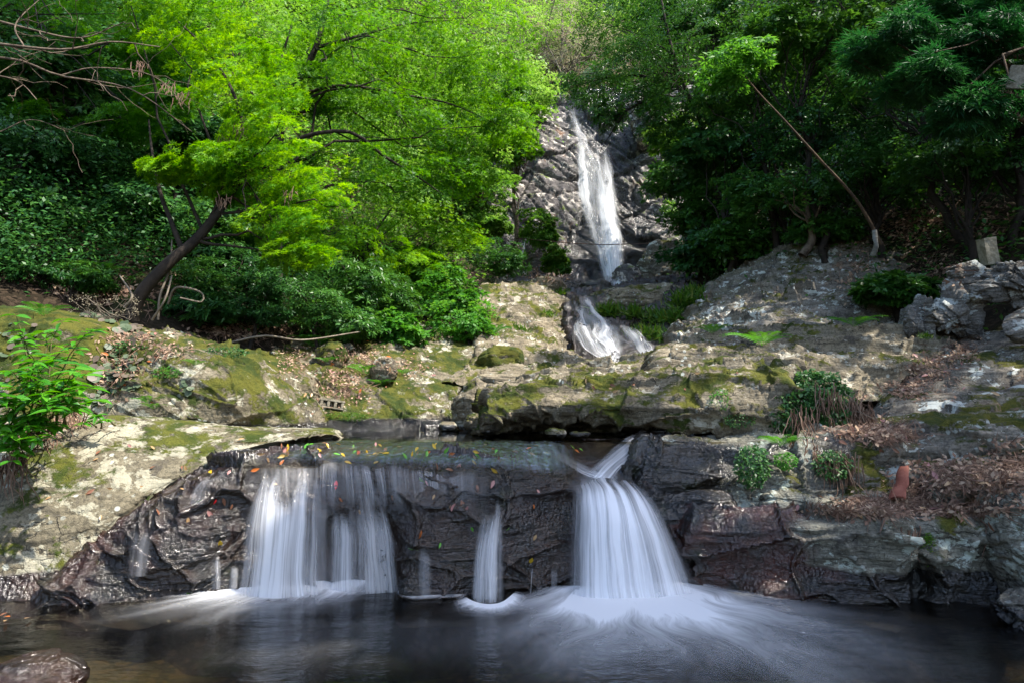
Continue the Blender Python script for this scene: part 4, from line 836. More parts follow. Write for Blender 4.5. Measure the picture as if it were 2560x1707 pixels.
# dark evergreens on the left
for i, (q, lab) in enumerate([
    ((60, 150, 9.2, 150, 70), 'dark evergreen tree above the bare grey branches at the left edge'), ((230, 250, 10, 150, 70), 'dark glossy tree behind the bare grey branches'),
    ((60, 350, 8.6, 130, 55), 'dark glossy bush at the left edge below the bare grey branches'), ((230, 400, 9.4, 150, 60), 'dark evergreen bush left of the thin crooked stem'),
    ((420, 330, 10.5, 130, 80), 'dark evergreen behind the top of the thin crooked stem'), ((70, 520, 8.6, 120, 34), 'bluish leaved bush low on the left slope'),
    ((340, 500, 9.6, 120, 60), 'dark bush behind the thin crooked stem above the rounded rock'), ((520, 560, 10, 120, 70), 'dark leafy shrub right behind the leaning trunk'),
    ((210, 560, 9.6, 110, 34), 'low dark bush behind the rounded rock on the left'), ((60, 235, 11, 170, 90), 'deep green tree far back at the left edge'), ((300, 130, 12, 170, 90), 'deep green tree behind the grey branches at upper left')]):
    tree('evergreen_tree', lab, 'evergreen', [E(*q), E(q[0] + q[3] * .5, q[1] + q[4] * .3, q[2] + .3, q[3] * .6, q[4] * .7)], M_EVER, M_BARKD, trad=.05, ncl=30, per=44, size=.085, shape='oval', flat=.12, s=50 + i, limbs=12, group='dark evergreens on the left slope')
for i, (q, lab, m) in enumerate([
    ((40, 670, 8.0, 100, 40), 'dark shrub at the left edge just above the ochre mossy mound', M_EVER), ((190, 690, 8.3, 90, 34), 'low dark shrub above the crest with round leaves', M_DEEP), ((500, 760, 8.8, 80, 36), 'dark low shrub right of the leaning trunk base', M_EVER),
    ((470, 690, 9.2, 90, 45), 'dark shrub at the foot of the leaning trunk, left of the shrub wall', M_DEEP), ((610, 690, 9.4, 110, 70), 'glossy dark shrub at the left of the shrub wall over the bank', M_EVER),
    ((740, 720, 9.6, 120, 80), 'glossy bluish shrub in the middle of the shrub wall over the bank', M_EVER), ((620, 770, 9.2, 100, 36), 'low overhanging dark shrub above the mossy hump rock', M_EVER),
    ((860, 680, 10.4, 110, 80), 'green shrub under the young maple', M_DEEP), ((850, 790, 9.8, 100, 50), 'drooping dark shrub above the boulder with a fern', M_EVER),
    ((960, 720, 11, 90, 80), 'mid green shrub right of the young maple trunk', M_DEEP), ((980, 820, 10.6, 80, 40), 'low creeping shrub above the pale bank boulder', M_FERN),
    ((1110, 730, 12, 80, 60), 'bright feathery bush beside the grey rock slope', M_FERN), ((1140, 800, 11.4, 90, 55), 'bright green ferny bush hanging over the mossy bulge', M_FERN),
    ((1230, 640, 15, 80, 46), 'dark green grassy shrub above the pale ledge left of the tall waterfall foot', M_DEEP), ((1060, 660, 13.5, 90, 50), 'light shrub on the slope above the feathery bush', M_BRIGHT),
    ((1345, 565, 20.2, 44, 52), 'round green bush on the cliff left of the tall waterfall', M_BRIGHT), ((1385, 645, 19.2, 34, 38), 'mossy green bush lower on the cliff by the rusty wire', M_GRASS)]):
    tree('shrub', lab, 'shrub', [E(*q), E(q[0] + q[3] * .45, q[1] + q[4] * .4, q[2] - .2, q[3] * .6, q[4] * .6)], m, M_BARKD, trad=.03, ncl=34, per=46, size=.065 if q[2] < 13 else .09, shape='slim' if m in (M_EVER, M_DEEP) else 'oval', flat=.10, s=80 + i, limbs=14, group='shrubs along the left bank', csize=.26)
# bare grey branches reaching in from the left edge
g = np.random.default_rng(5)
br = []
for pts, r0 in [(((-120, 20, 6.6), (60, 70, 6.6), (200, 96, 6.7), (300, 60, 6.8)), .032), (((-120, 95, 6.3), (60, 118, 6.3), (170, 124, 6.4), (280, 105, 6.6), (400, 118, 6.8)), .034), (((-120, 140, 6.4), (40, 150, 6.4), (150, 190, 6.5), (330, 225, 6.8), (480, 330, 7.1)), .03),
                (((-120, 175, 6.2), (20, 195, 6.2), (60, 215, 6.3), (92, 250, 6.3)), .026), (((150, 190, 6.5), (240, 170, 6.6), (380, 190, 6.8), (470, 270, 7.)), .016), (((60, 118, 6.3), (40, 60, 6.4), (120, -20, 6.6)), .02), (((0, 330, 6.5), (80, 300, 6.6), (170, 330, 6.7)), .012)]:
    r0 *= .5; p = spline([tuple(P(*q)) for q in pts], 18); br.append((p, [r0, r0 * .7, r0 * .3]))
    for k in range(6):
        a = p[g.integers(4, 18)]; b_ = a + np.array([g.uniform(.1, .7), g.normal() * .3, g.normal() * .25]); br.append((wobble(a, b_, 7, g, .3), [r0 * .35, .002]))
e = empty('bare_tree', P(-150, 700, 6.6), 'tree with bare grey branches reaching in from the left edge', 'tree')
tr = spline([tuple(P(-150, 760, 6.6)), tuple(P(-140, 450, 6.5)), tuple(P(-125, 200, 6.4)), tuple(P(-130, -60, 6.5))], 16)
V, F = tubes([(tr, [.10, .08, .06])], 8); make('trunk', V, F, M_BARKP, parent=e, base=np.array(e.location))
V, F = tubes(br, 6); make('branch', V, F, M_BARKP, parent=e, base=np.array(e.location))
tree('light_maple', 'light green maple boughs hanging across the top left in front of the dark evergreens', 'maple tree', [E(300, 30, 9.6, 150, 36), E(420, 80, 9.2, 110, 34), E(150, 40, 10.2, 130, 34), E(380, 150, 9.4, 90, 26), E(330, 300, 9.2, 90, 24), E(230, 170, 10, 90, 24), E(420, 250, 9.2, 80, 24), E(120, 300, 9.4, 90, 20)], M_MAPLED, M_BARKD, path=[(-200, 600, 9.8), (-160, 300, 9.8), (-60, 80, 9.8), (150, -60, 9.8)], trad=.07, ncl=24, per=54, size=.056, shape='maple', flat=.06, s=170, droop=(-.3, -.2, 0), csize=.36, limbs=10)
# right side: conifer like tree, pale tree, dark woods
tree('drooping_tree', 'deep green drooping tree right of the top of the tall waterfall', 'tree', [E(1540, 60, 15.5, 100, 70), E(1600, 160, 15, 100, 80), E(1690, 90, 14.5, 110, 90), E(1700, 230, 14.5, 80, 80), E(1660, 300, 15, 60, 50)], M_DEEP, M_BARKD, path=[(1800, 520, 15), (1760, 330, 14.8), (1690, 160, 14.6), (1640, -60, 14.6)], trad=.07, ncl=40, per=52, size=.085, shape='slim', flat=.10, s=120, droop=(-.4, 0, .1), csize=.28)
tree('pale_tree', 'pale grey green half dry tree above the lip of the tall waterfall', 'tree', [E(1400, 60, 28, 130, 80), E(1480, 150, 27, 120, 60), E(1340, 130, 28, 90, 60)], M_PALELF, M_TWIG, trad=.16, ncl=44, per=44, size=.13, shape='slim', flat=.12, s=121, limbs=40, csize=.24)
tree('overhanging_tree', 'dark tree with curved limbs hanging over the right of the tall waterfall', 'tree', [E(1480, 215, 20, 90, 24), E(1560, 180, 19.5, 100, 34), E(1530, 290, 20.2, 46, 34), E(1620, 240, 19, 70, 30)], M_DEEP, M_BARKD, path=[(1800, 330, 17.5), (1740, 270, 18), (1690, 215, 18.5), (1640, 235, 19), (1580, 270, 19.5), (1520, 300, 20)], trad=.10, ncl=36, per=40, size=.10, shape='oval', flat=.10, s=122, csize=.30, extra=[(((1690, 215, 18.5), (1600, 190, 19), (1520, 195, 19.6), (1440, 215, 20)), .06), (((1560, 280, 19.6), (1530, 330, 20), (1500, 380, 20.2)), .03)])
for i, (q, lab, m) in enumerate([
    ((1720, 430, 16.5, 110, 60), 'silvery leaved bush on the cliff edge right of the tall waterfall', M_EVER), ((1770, 520, 15.5, 100, 60), 'fresh green bush above the smooth rock shoulder', M_DEEP),
    ((1770, 620, 14.8, 90, 55), 'dark bush drooping over the smooth rock shoulder', M_EVER), ((1860, 590, 14, 110, 50), 'dark bush overhanging the sloping rock', M_DEEP),
    ((1820, 340, 14.5, 140, 100), 'dark tree left of the thin leaning pole tree', M_EVER), ((1880, 180, 13.5, 150, 110), 'dark tree behind the top of the thin leaning pole tree', M_DEEP),
    ((2020, 60, 12, 180, 90), 'dark tree in the top right woods left of the cedar', M_DEEP), ((2050, 300, 12.5, 170, 100), 'dark tree crossed by the thin leaning pole tree', M_EVER),
    ((1950, 460, 13, 140, 70), 'dark bush behind the lower pole tree', M_EVER), ((2180, 420, 11.5, 170, 70), 'shaded shrub above the leaf strewn slope on the right', M_DEEP),
    ((2250, 150, 11, 190, 110), 'dark tree behind the cedar boughs', M_DEEP), ((2420, 380, 10, 170, 70), 'shaded dark shrub below the cedar boughs', M_DEEP), ((2540, 180, 9.6, 130, 140), 'dark tree at the top right corner', M_DEEP), ((2060, 560, 12.2, 90, 36), 'low dark shrub at the foot of the pole tree', M_EVER), ((2230, 715, 9.6, 80, 34), 'dark ferny shrub left of the jagged rock pile', M_DEEP), ((1720, 20, 17, 150, 90), 'green tree at the top between the drooping tree and the dark woods', M_DEEP), ((2120, -40, 14, 300, 80), 'dark tree crowns along the top of the right woods', M_DEEP)]):
    tree('woodland_tree', lab, 'tree', [E(*q), E(q[0] + q[3] * .5, q[1] + q[4] * .4, q[2] - .3, q[3] * .6, q[4] * .65), E(q[0] - q[3] * .4, q[1] + q[4] * .3, q[2] - .2, q[3] * .6, q[4] * .6)], m, M_BARKD, trad=.07, ncl=30, per=44, size=.085 if q[2] < 14 else .095, shape='oval', flat=.10, s=130 + i, limbs=16, group='dark woods on the right slope', csize=.28)
tree('cedar_tree', 'cedar with feathery drooping boughs at the upper right', 'cedar tree', [E(2230, 110, 8.4, 110, 40), E(2340, 190, 7.8, 110, 40), E(2430, 280, 7.4, 100, 36), E(2450, 110, 7.8, 110, 44), E(2520, 30, 8, 100, 44), E(2330, 50, 8.4, 100, 40)], M_CEDAR, M_BARK, path=[(2720, 700, 8.2), (2700, 400, 8.2), (2690, 100, 8.2), (2690, -200, 8.2)], trad=.16, ncl=36, per=70, size=.13, shape='needle', flat=.08, s=160, droop=(.5, -.2, .2), csize=.32, limbs=24)
g = np.random.default_rng(77)
e = tree('pole_tree', 'thin leaning pole tree with a tuft of leaves at its top crossing the dark woods', 'tree', [E(1835, 150, 9.4, 70, 30), E(1800, 190, 9.4, 50, 26), E(1890, 130, 9.5, 50, 24)], M_FERN, M_BARK, path=[(2205, 612, 9.8), (2140, 500, 9.7), (2050, 400, 9.6), (1960, 300, 9.5), (1890, 225, 9.4), (1832, 148, 9.3)], trad=.026, ncl=14, per=40, size=.10, shape='slim', flat=.05, s=161, limbs=0, csize=.4)
tree('gnarled_tree', 'short gnarled pale trunk rooted on top of the sloping rock', 'tree', [E(2010, 470, 11.5, 90, 36)], M_DEEP, M_BARKP, path=[(2005, 640, 11.8), (2030, 600, 11.8), (2022, 550, 11.7), (2010, 480, 11.6)], trad=.09, ncl=16, per=40, size=.08, s=162, limbs=8)
# unseen trees added outside the frame, crowns placed to block sun over the gorge
for i, (x, y, z, r, rz) in enumerate([(12.4, 3.0, 13, 2.9, 2.8), (13.5, 8.5, 16, 3.8, 3.4), (15, 13, 19, 3.6, 3.4), (6.7, 2.1, 12, 1.3, .9), (9.3, .4, 12.5, 1.7, 1.6), (12, 14, 17, 2.4, 2.4), (-3.2, 7.4, 14, 1.7, 1.5)]):
    tree('added_shade_tree', 'unseen tall broad leaved tree added outside the view to shade the gorge', 'tree', [((x, y, z), (r, r, rz)), ((x + r * .5, y - r * .5, z - 1), (r * .7, r * .7, rz * .7))], M_DEEP, M_BARK, base=(x + 1.0, y - 1.0) if y < 7 or x > 0 else (-9.5, 3.5), trad=.22, ncl=46, per=20, size=.34, shape='oval', flat=.15, s=200 + i, group='unseen trees added to shade the gorge', limbs=16)
# ------------------------------------------------------------ undergrowth over the slopes (one uncountable mass)
def undergrowth():
    g = np.random.default_rng(900)
    n = 7500
    px = g.uniform(-150, 2700, n); py = g.uniform(-120, 820, n)
    C, T, N, ti = [], [], [], []
    for a, b in zip(px, py):
        if 1330 < a < 1720 and 215 < b < 760: continue
        if a > 1180 and b > 620 and a < 1700: continue
        if a > 2080 and b > 430 and g.uniform() < .85: continue
        d = ray(a, b); d = d / np.linalg.norm(d)
        loc, nor, i, dist = TB.ray_cast(Vector(CAM), Vector(d), 90)
        if loc is None or dist < 7.8 or abs(loc.x - xcen(loc.y)) < 2.0 and loc.y < 22: continue
        if a < 500 and b > 690: continue
        k = 34; c = np.array(loc); r = .028 * dist * g.uniform(.6, 1.2)
        q = c + g.normal(size=(k, 3)) * np.array([r, r, r * .55]) + np.array([0, 0, r * .5])
        C.append(q); N.append(unit(g.normal(size=(k, 3)) * .5 + np.array([0, -.25, 1.]))); T.append(g.normal(size=(k, 3))); ti.append(np.clip(g.normal(g.uniform(.2, .7), .15, k), 0, 1) + 0 * q[:, 0])
    C = np.concatenate(C); N = np.concatenate(N); T = unit(np.concatenate(T)); ti = np.concatenate(ti)
    dist = np.linalg.norm(C - CAM, axis=1); size = np.clip(.0072 * dist, .06, .19) * g.uniform(.7, 1.3, len(C))
    for nm, m, sel in (('undergrowth', M_DEEP, C[:, 0] > 3.6), ('undergrowth', M_BRIGHT, (C[:, 0] <= 3.6) & (C[:, 1] > 12.5)), ('undergrowth', M_EVER, (C[:, 0] <= 3.6) & (C[:, 1] <= 12.5))):
        V, F = leaf_cloud(C[sel], T[sel], N[sel], size[sel], 'oval', g)
        o = make(nm, V, F, m, smooth=False, attrs={'tint': np.repeat(ti[sel], 4)})
        tag(o, {M_DEEP: 'dark leafy undergrowth on the right slope', M_BRIGHT: 'light green undergrowth on the far slope left of the waterfall', M_EVER: 'glossy dark undergrowth on the near left slope'}[m], kind='stuff')
_t = bpy.data.objects['hillside_terrain'].data
_v = np.empty(len(_t.vertices) * 3, np.float32); _t.vertices.foreach_get('co', _v)
TB = BVHTree.FromPolygons(_v.reshape(-1, 3).tolist(), [tuple(p.vertices) for p in _t.polygons])
undergrowth()

# ------------------------------------------------------------ leaf shapes used one by one
def leafblade(name, mat, L=1., W=.30, fold=.12, curl=.25, n=6, tip=1.3, tint=.5):
    t = np.linspace(0, 1, n); w = W * np.sin(np.pi * np.clip(t, 0, 1) ** .8) ** .9 * (1 - t * .15); w[0] = .02; w[-1] = .004
    V = []
    for ti, wi in zip(t, w): V += [(ti * L, wi, fold * wi * 1.6 - curl * ti * ti * L), (ti * L, 0, -curl * ti * ti * L), (ti * L, -wi, fold * wi * 1.6 - curl * ti * ti * L)]
    return newmesh(name, V, gridF(n, 3), mat, attrs={'tint': np.full(len(V), tint)})
def roundleaf(name, mat, tint):
    V = [(0, 0, .0)]; k = 12
    for i in range(k):
        a = math.pi * 2 * i / k + .2; r = 1 * (.93 + .07 * (i % 2)) * (.62 if i == 6 else 1); V.append((r * math.cos(a), r * math.sin(a), .10 - .05 * (i % 2)))
    F = [(0, 1 + i, 1 + (i + 1) % k, 1 + (i + 1) % k) for i in range(k)]
    F3 = np.array([(a, b, c) for a, b, c, _ in F])
    return newmesh(name, V, F3, mat, attrs={'tint': np.full(len(V), tint)})
from mathutils import Matrix
def orient(t, n):
    n = unit(np.array(n, float)); t = np.array(t, float); t = unit(t - n * (t @ n)); b = np.cross(n, t)
    return Matrix(np.stack([t, b, n], 1).tolist()).to_euler()
SLV = [leafblade('leaf', M_SHRUB, 1, .20, .25, .18, 6, tint=x) for x in (.15, .5, .9)]
def leafobj(me, p, t, n, s, parent=None, name='leaf'):
    o = link(name, me, parent); o.location = p if parent is None else np.array(p) - np.array(parent.location); o.rotation_euler = orient(t, n); o.scale = (s, s, s); return o

# ------------------------------------------------------------ bright shrub at the left edge
g = np.random.default_rng(33)
def shiny_shrub(label, stems, root, s0=.105):
    rw = P(*root); e = empty('leafy_shrub', rw, label, 'shrub')
    paths = []
    for k, (px, py, D) in enumerate(stems):
        tip = P(px, py, D); w_ = wobble(rw + g.normal(size=3) * np.array([.12, .1, .02]), tip, 10, g, .22, .10); paths.append((w_, [.009, .005, .002]))
        fw = unit(w_[-1] - w_[-4])
        for m in range(13):
            i = max(2, 9 - m // 2); pos = w_[i] + fw * .01 * m
            a = m * 2.3 + g.uniform(0, 1); out = np.array([math.cos(a), math.sin(a) * .8 - .25, g.uniform(-.25, .15)]) + fw * .3
            leafobj(SLV[g.integers(3)], pos, out, np.array([0, -.25, 1]) + g.normal(size=3) * .22, s0 * g.uniform(.7, 1.2), e)
    V, F = tubes(paths, 5); make('stem', V, F, M_STEM, parent=e, base=rw)
shiny_shrub('bright green shiny leaved shrub filling the left edge above the pale rock', [(x, y, 4.75 + (y < 880) * .5 + g.uniform(-.2, .25)) for x, y in
    [(40, 790), (110, 830), (160, 800), (210, 845), (70, 880), (130, 900), (190, 870), (30, 930), (100, 950), (160, 935), (215, 935), (40, 990), (110, 985), (170, 985), (225, 970), (15, 1040), (75, 1040), (130, 1025), (190, 1015), (20, 1085), (80, 1075), (-20, 960), (-20, 1060), (60, 840), (5, 1120), (190, 910), (240, 1000), (-10, 1000), (230, 830), (150, 960), (50, 960), (140, 1060), (100, 1100), (30, 1150), (0, 1070), (50, 1115), (90, 1040), (-10, 1110), (110, 1065), (20, 1000), (60, 930), (200, 960), (85, 905)]], (90, 1075, 5.15), .125)
shiny_shrub('small sprig of shiny leaves on the pale rock right of the bright shrub', [(240, 1040, 5.5), (215, 1055, 5.5), (265, 1050, 5.5)], (225, 1068, 5.6), .075)
shiny_shrub('tiny shiny sprig over hanging brown needles at the left edge', [(30, 1120, 4.95), (45, 1135, 4.95)], (35, 1120, 5.1), .06)

# ------------------------------------------------------------ ferns
def frond_mesh(tint):
    Vv, Ff, o = [], [], 0; n = 15
    for i in range(n):
        t = (i + 1) / n; x = t; z = .45 * t - .62 * t * t; l = .26 * math.sin(math.pi * (t * .93 + .05)) ** .8 + .02
        for sgn in (-1, 1):
            q = [(x, 0, z), (x + .03 + l * .2, sgn * l * .45, z + .01), (x + l * .45, sgn * l, z - .05), (x + .045, sgn * l * .4, z)]
            Vv += q; Ff.append((o, o + 1, o + 2, o + 3)); o += 4
    for i in range(n - 1):
        t = i / n; t2 = (i + 1) / n; z = lambda t: .45 * t - .62 * t * t
        Vv += [(t, -.006, z(t)), (t2, -.006, z(t2)), (t2, .006, z(t2)), (t, .006, z(t))]; Ff.append((o, o + 1, o + 2, o + 3)); o += 4
    return newmesh('frond', Vv, np.array(Ff), M_FERN, smooth=False, attrs={'tint': np.full(len(Vv), tint)})
FR = [frond_mesh(t) for t in (.2, .5, .85)]
def fern(label, px, py, L=.3, n=8, D=None, up=.5):
    p, nn = hit(px, py)
    if p is None: return
    if D: p = P(px, py, D)
    e = empty('fern', p, label, 'fern', 'ferns on the rocks')
    for i in range(n):
        a = 2 * math.pi * i / n + g.uniform(-.3, .3); d = np.array([math.cos(a), math.sin(a) - .35, g.uniform(.1, up)])
        leafobj(FR[g.integers(3)], p, d, np.array([-d[0] * .5, -d[1] * .5 - .2, 1]), L * g.uniform(.75, 1.15), e, 'frond')
fern('fern on top of the brown boulder on the left bank', 790, 868, .42, 9); fern('heart leaved tuft right of the fern topped boulder', 818, 905, .2, 7); fern('bright fern in the bank litter left of the pale bank boulder', 915, 935, .36, 9)
fern('pale fern beside the pale bank boulder', 950, 965, .25, 7); fern('small fern near the wedge boulder on the left bank', 1008, 935, .25, 6); fern('fern frond tuft at the foot of the mossy hump rock', 370, 1008, .2, 6)
fern('fern on the white lichen of the mossy hump rock', 385, 1022, .16, 6); fern('large drooping fern under the shrub wall', 900, 835, .45, 8); fern('ferny tuft on the grey terraces', 1905, 865, .42, 9)
fern('broad leaved tuft beside the sloping rock', 1780, 835, .34, 8); fern('dark fern in front of the jagged pile', 2135, 818, .4, 8); fern('fern under the creeper clump on the ledge', 1950, 1115, .26, 8); fern('fern tuft at the right of the grey rock slope', 1230, 838, .45, 8)
fern('small fern at the mossy edge of the left mound', 110, 790, .3, 7); fern('low fern by the wood peg', 2120, 590, .5, 8); fern('shaded fern on the left slope', 250, 690, .4, 8); fern('fern in the shade near the leaning trunk', 420, 780, .4, 8); fern('tiny fern growing from the left hump crest', 490, 912, .14, 6)
# ------------------------------------------------------------ round leaved creeping plants
RL = [roundleaf('leaf', M_ROUND, t) for t in (.1, .45, .85)]
def roundplant(label, pts, n, sx, sy, sz=.038):
    p0, _ = hit(*pts[0])
    e = empty('round_leaved_plant', p0, label, 'plant', 'round leaved plants on the left bank')
    for i in range(n):
        c = pts[g.integers(len(pts))]; p, nn = hit(c[0] + g.normal() * sx, c[1] + g.normal() * sy)
        if p is None or p[1] > 9: continue
        s = sz * g.uniform(.55, 1.25); nn = unit(nn + np.array([0, -.3, .6]) + g.normal(size=3) * .2)
        leafobj(RL[g.integers(3)], p + nn * g.uniform(.01, .03), g.normal(size=3), nn, s, e)
roundplant('patch of round grey green leaves along the crest right of the bright shrub', [(215, 788), (260, 800), (320, 825), (345, 840)], 46, 16, 6, .05)
roundplant('patch of round purplish leaves on the earthy side of the left hump', [(250, 960), (275, 925), (300, 950), (255, 1000)], 64, 18, 20)
roundplant('scatter of small round leaves on the ochre mound', [(30, 830), (25, 880), (60, 850)], 22, 25, 25, .03)
roundplant('small cluster of round leaves on the white lichen of the hump', [(465, 970), (330, 905)], 26, 10, 10, .03)

# ------------------------------------------------------------ litter of needles and dry leaves (uncountable)
def litter(label, areas, seed, size=.042):
    g = np.random.default_rng(seed); C, T, N, S = [], [], [], []; C2, T2, N2, S2 = [], [], [], []
    for (cx, cy, rx, ry, n) in areas:
        for _ in range(int(n * 1.7)):
            a = g.normal(size=2) * .55
            p, nn = hit(cx + a[0] * rx, cy + a[1] * ry)
            if p is None or nn[2] < -.1: continue
            if g.uniform() < .55: C.append(p + nn * g.uniform(.005, .03)); N.append(unit(nn + g.normal(size=3) * .35)); T.append(g.normal(size=3)); S.append(size * g.uniform(.6, 1.5))
            else: C2.append(p + nn * g.uniform(.005, .035)); N2.append(unit(nn + g.normal(size=3) * .3)); T2.append(g.normal(size=3) + np.array([.6, -.8, -.3])); S2.append(size * g.uniform(1.5, 4.2))
    V, F = leaf_cloud(np.array(C), unit(np.array(T)), np.array(N), np.array(S), 'oval', g); ti = np.repeat(g.uniform(.25, 1, len(C)), 4)
    V2, F2 = leaf_cloud(np.array(C2), unit(np.array(T2)), np.array(N2), np.array(S2), 'twig', g); t2 = np.repeat(g.uniform(0, .6, len(C2)), 4)
    V = np.concatenate([V, V2]); F = np.concatenate([F, F2 + len(V) - len(V2)])
    o = make('leaf_litter', V, F, M_LITTER, smooth=False, attrs={'tint': np.concatenate([ti, t2])}); tag(o, label, kind='stuff')
litter('brown needles and dry leaves heaped in the gully between the right slabs', [(2330, 930, 60, 45, 500), (2260, 975, 50, 22, 350), (2400, 880, 40, 25, 250), (2180, 1080, 90, 22, 700), (2230, 1090, 70, 16, 400), (2150, 1030, 30, 40, 260)], 41)
litter('brown needles and dry leaves piled on the lower right ledge', [(2420, 1195, 150, 45, 1400), (2200, 1265, 110, 20, 800), (2350, 1275, 150, 16, 800), (2520, 1150, 40, 50, 300), (2280, 1230, 60, 30, 350), (2100, 1275, 60, 10, 120)], 42)
litter('brown litter on the left bank between the mossy boulders', [(850, 960, 60, 50, 420), (900, 890, 60, 30, 300), (740, 900, 50, 40, 200), (1010, 920, 60, 30, 120), (330, 850, 60, 22, 220), (290, 930, 50, 60, 200), (420, 880, 50, 20, 100), (150, 1060, 60, 14, 160), (80, 1090, 60, 12, 120)], 43, .042)
litter('dry leaves over the shaded slopes', [(2300, 560, 160, 50, 700), (2420, 520, 120, 60, 400), (2150, 690, 60, 60, 200), (2330, 660, 60, 60, 200), (420, 740, 120, 50, 200), (1180, 690, 60, 20, 120), (250, 730, 120, 20, 200), (600, 830, 120, 20, 250)], 44, .07)
litter('red brown litter on the wet rocks left of the tall waterfall foot', [(1340, 680, 40, 20, 200), (1300, 640, 30, 30, 120), (1400, 690, 30, 16, 80)], 45, .10)

# ------------------------------------------------------------ creeper clump and hanging dead sprays
def leafmass(name, label, cat, blobs, mat, size, n, seed, shape='oval', group=None, stems=0):
    g = np.random.default_rng(seed); C = []; 
    for (px, py, rx, ry, D, w_) in blobs:
        k = int(n * w_); u = unit(g.normal(size=(k, 3))); c = P(px, py, D); r = np.array([rx * D / FPX, min(rx, ry) * .6 * D / FPX, ry * D / FPX])
        C.append(c + u * g.uniform(.75, 1.05, (k, 1)) * r * (1 + .12 * fbm(u * 3, 2, seed)[:, None]))
    C = np.concatenate(C); b = np.array([C[:, 0].mean(), C[:, 1].mean(), C[:, 2].min()]); e = empty(name, b, label, cat, group)
    N = unit(g.normal(size=(len(C), 3)) * .6 + np.array([0, -.6, .9])); T = unit(g.normal(size=(len(C), 3)) + np.array([0, -.3, -.8]))
    V, F = leaf_cloud(C, T, N, size * g.uniform(.6, 1.4, len(C)), shape, g); make('foliage', V, F, mat, smooth=False, attrs={'tint': np.repeat(np.clip(g.normal(.5, .25, len(C)), 0, 1), len(SH[shape][0]))}, parent=e, base=b)
    if stems:
        ps = []
        for _ in range(stems):
            a = C[g.integers(len(C))]; q = a + np.array([g.normal() * .15, -.08 - abs(g.normal()) * .06, -g.uniform(.1, .4)]); ps.append((wobble(a, q, 8, g, .35, .10), [.004, .0015]))
        V, F = tubes(ps, 4); make('stem', V, F, M_TWIG, parent=e, base=b)
    return e
cc = leafmass('creeper_clump', 'rounded clump of small leaved creeper hanging over the ledge on the right', 'creeper', [(2030, 960, 75, 35, 6.05, 1.2), (2010, 1010, 80, 50, 5.95, 1.2), (2065, 1035, 60, 55, 5.95, .8), (1960, 1050, 36, 40, 5.9, .5), (2100, 1000, 36, 40, 6.05, .4), (1990, 1080, 36, 26, 5.85, .4)], M_IVY, .042, 1500, 55, stems=60)
def deadspray(label, pts, seed, nst=26, L=.32, parent=None):
    """bundle of dead brown cedar twigs hanging from a point"""
    g = np.random.default_rng(seed); ps = []
    for (px, py, D) in pts:
        c = P(px, py, D)
        for _ in range(nst):
            d = np.array([g.normal() * .22, -.10 + g.normal() * .12, -1 + g.normal() * .2]); l = L * g.uniform(.3, 1.15); c = P(px, py, D) + g.normal(size=3) * np.array([.05, .03, .03])
            ps.append((wobble(c + g.normal(size=3) * .025, c + d * l, 7, g, .25), [.005, .006, .002]))
    V, F = tubes(ps, 4); ti = np.repeat(g.uniform(0, 1, len(ps)), 28)
    if parent is not None:
        o = make('dead_spray', V, F, M_DEAD, attrs={'tint': ti}, parent=parent, base=np.array(parent.location)); return o
    o = make('dead_spray', V, F, M_DEAD, attrs={'tint': ti}); return tag(o, label, 'dead twigs', 'dead brown cedar sprays caught on plants and rocks')
deadspray('dead brown sprays caught in the middle of the creeper clump', [(2072, 985, 5.82), (2005, 1035, 5.75)], 61, 26, .34)
deadspray('thick dead brown sprays trailing from the right side of the creeper clump', [(2130, 1000, 5.9), (2150, 1020, 5.9), (2165, 1030, 5.9)], 62, 30, .30)
deadspray('dead brown tangle hanging below the creeper clump', [(2015, 1110, 5.6), (2035, 1140, 5.5), (2000, 1090, 5.65)], 63, 26, .30)
deadspray('dead brown sprays hanging on the block under the creeper clump', [(2110, 1150, 5.45), (2090, 1140, 5.45)], 64, 22, .28)
deadspray('drooping brown needle bundle at the left edge of the pale rock', [(30, 1140, 4.95), (10, 1150, 4.95)], 65, 30, .26)
deadspray('brown needle bundle hanging beside the sprig of shiny leaves', [(190, 1028, 5.55)], 66, 26, .14)
deadspray('flat brown needle bundle lying at the foot of the bright shrub', [(70, 1100, 5.15), (110, 1098, 5.2)], 67, 18, .10)
deadspray('brown sprays lying on the crest of the left hump', [(318, 900, 6.5), (335, 930, 6.5)], 68, 16, .2)
deadspray('brown needles hanging over the notch in the block ledge', [(2260, 1320, 4.65), (2285, 1330, 4.65)], 69, 10, .14)
deadspray('brown sprays over the front edge of the ledge near the right corner', [(2500, 1300, 4.68), (2480, 1300, 4.68)], 70, 16, .22)
for k, (px, py, D) in enumerate([(355, 160, 7.4), (420, 215, 7.5), (455, 240, 7.5), (560, 345, 7.6), (600, 320, 7.6), (560, 500, 7.5), (725, 480, 7.8)]):
    deadspray(['small dead spray hanging high in the leaning maple', 'dead spray below the topmost dead spray in the leaning maple', 'pale dead spray at the end of the grey branches', 'dead spray hanging in the middle of the leaning maple', 'upright dead spray in the middle of the leaning maple', 'tangled dead spray at the top of the leaning trunk', 'small dead spray at the right of the leaning maple'][k], [(px, py, D)], 80 + k, 14, .16)
leafmass('leafy_patch', 'dark green frilly patch hanging on the ledge left of the pale square block', 'plant', [(1880, 1165, 42, 52, 5.33, 1.)], M_IVY, .034, 900, 57)
leafmass('leafy_patch', 'light green frilly moss patch on the pale square block', 'plant', [(1965, 1150, 30, 22, 5.36, 1.)], M_FERN, .024, 420, 58)
leafmass('leafy_patch', 'green leafy patch under the dead brown tangle', 'plant', [(2080, 1160, 46, 36, 5.42, 1.)], M_IVY, .03, 500, 59)
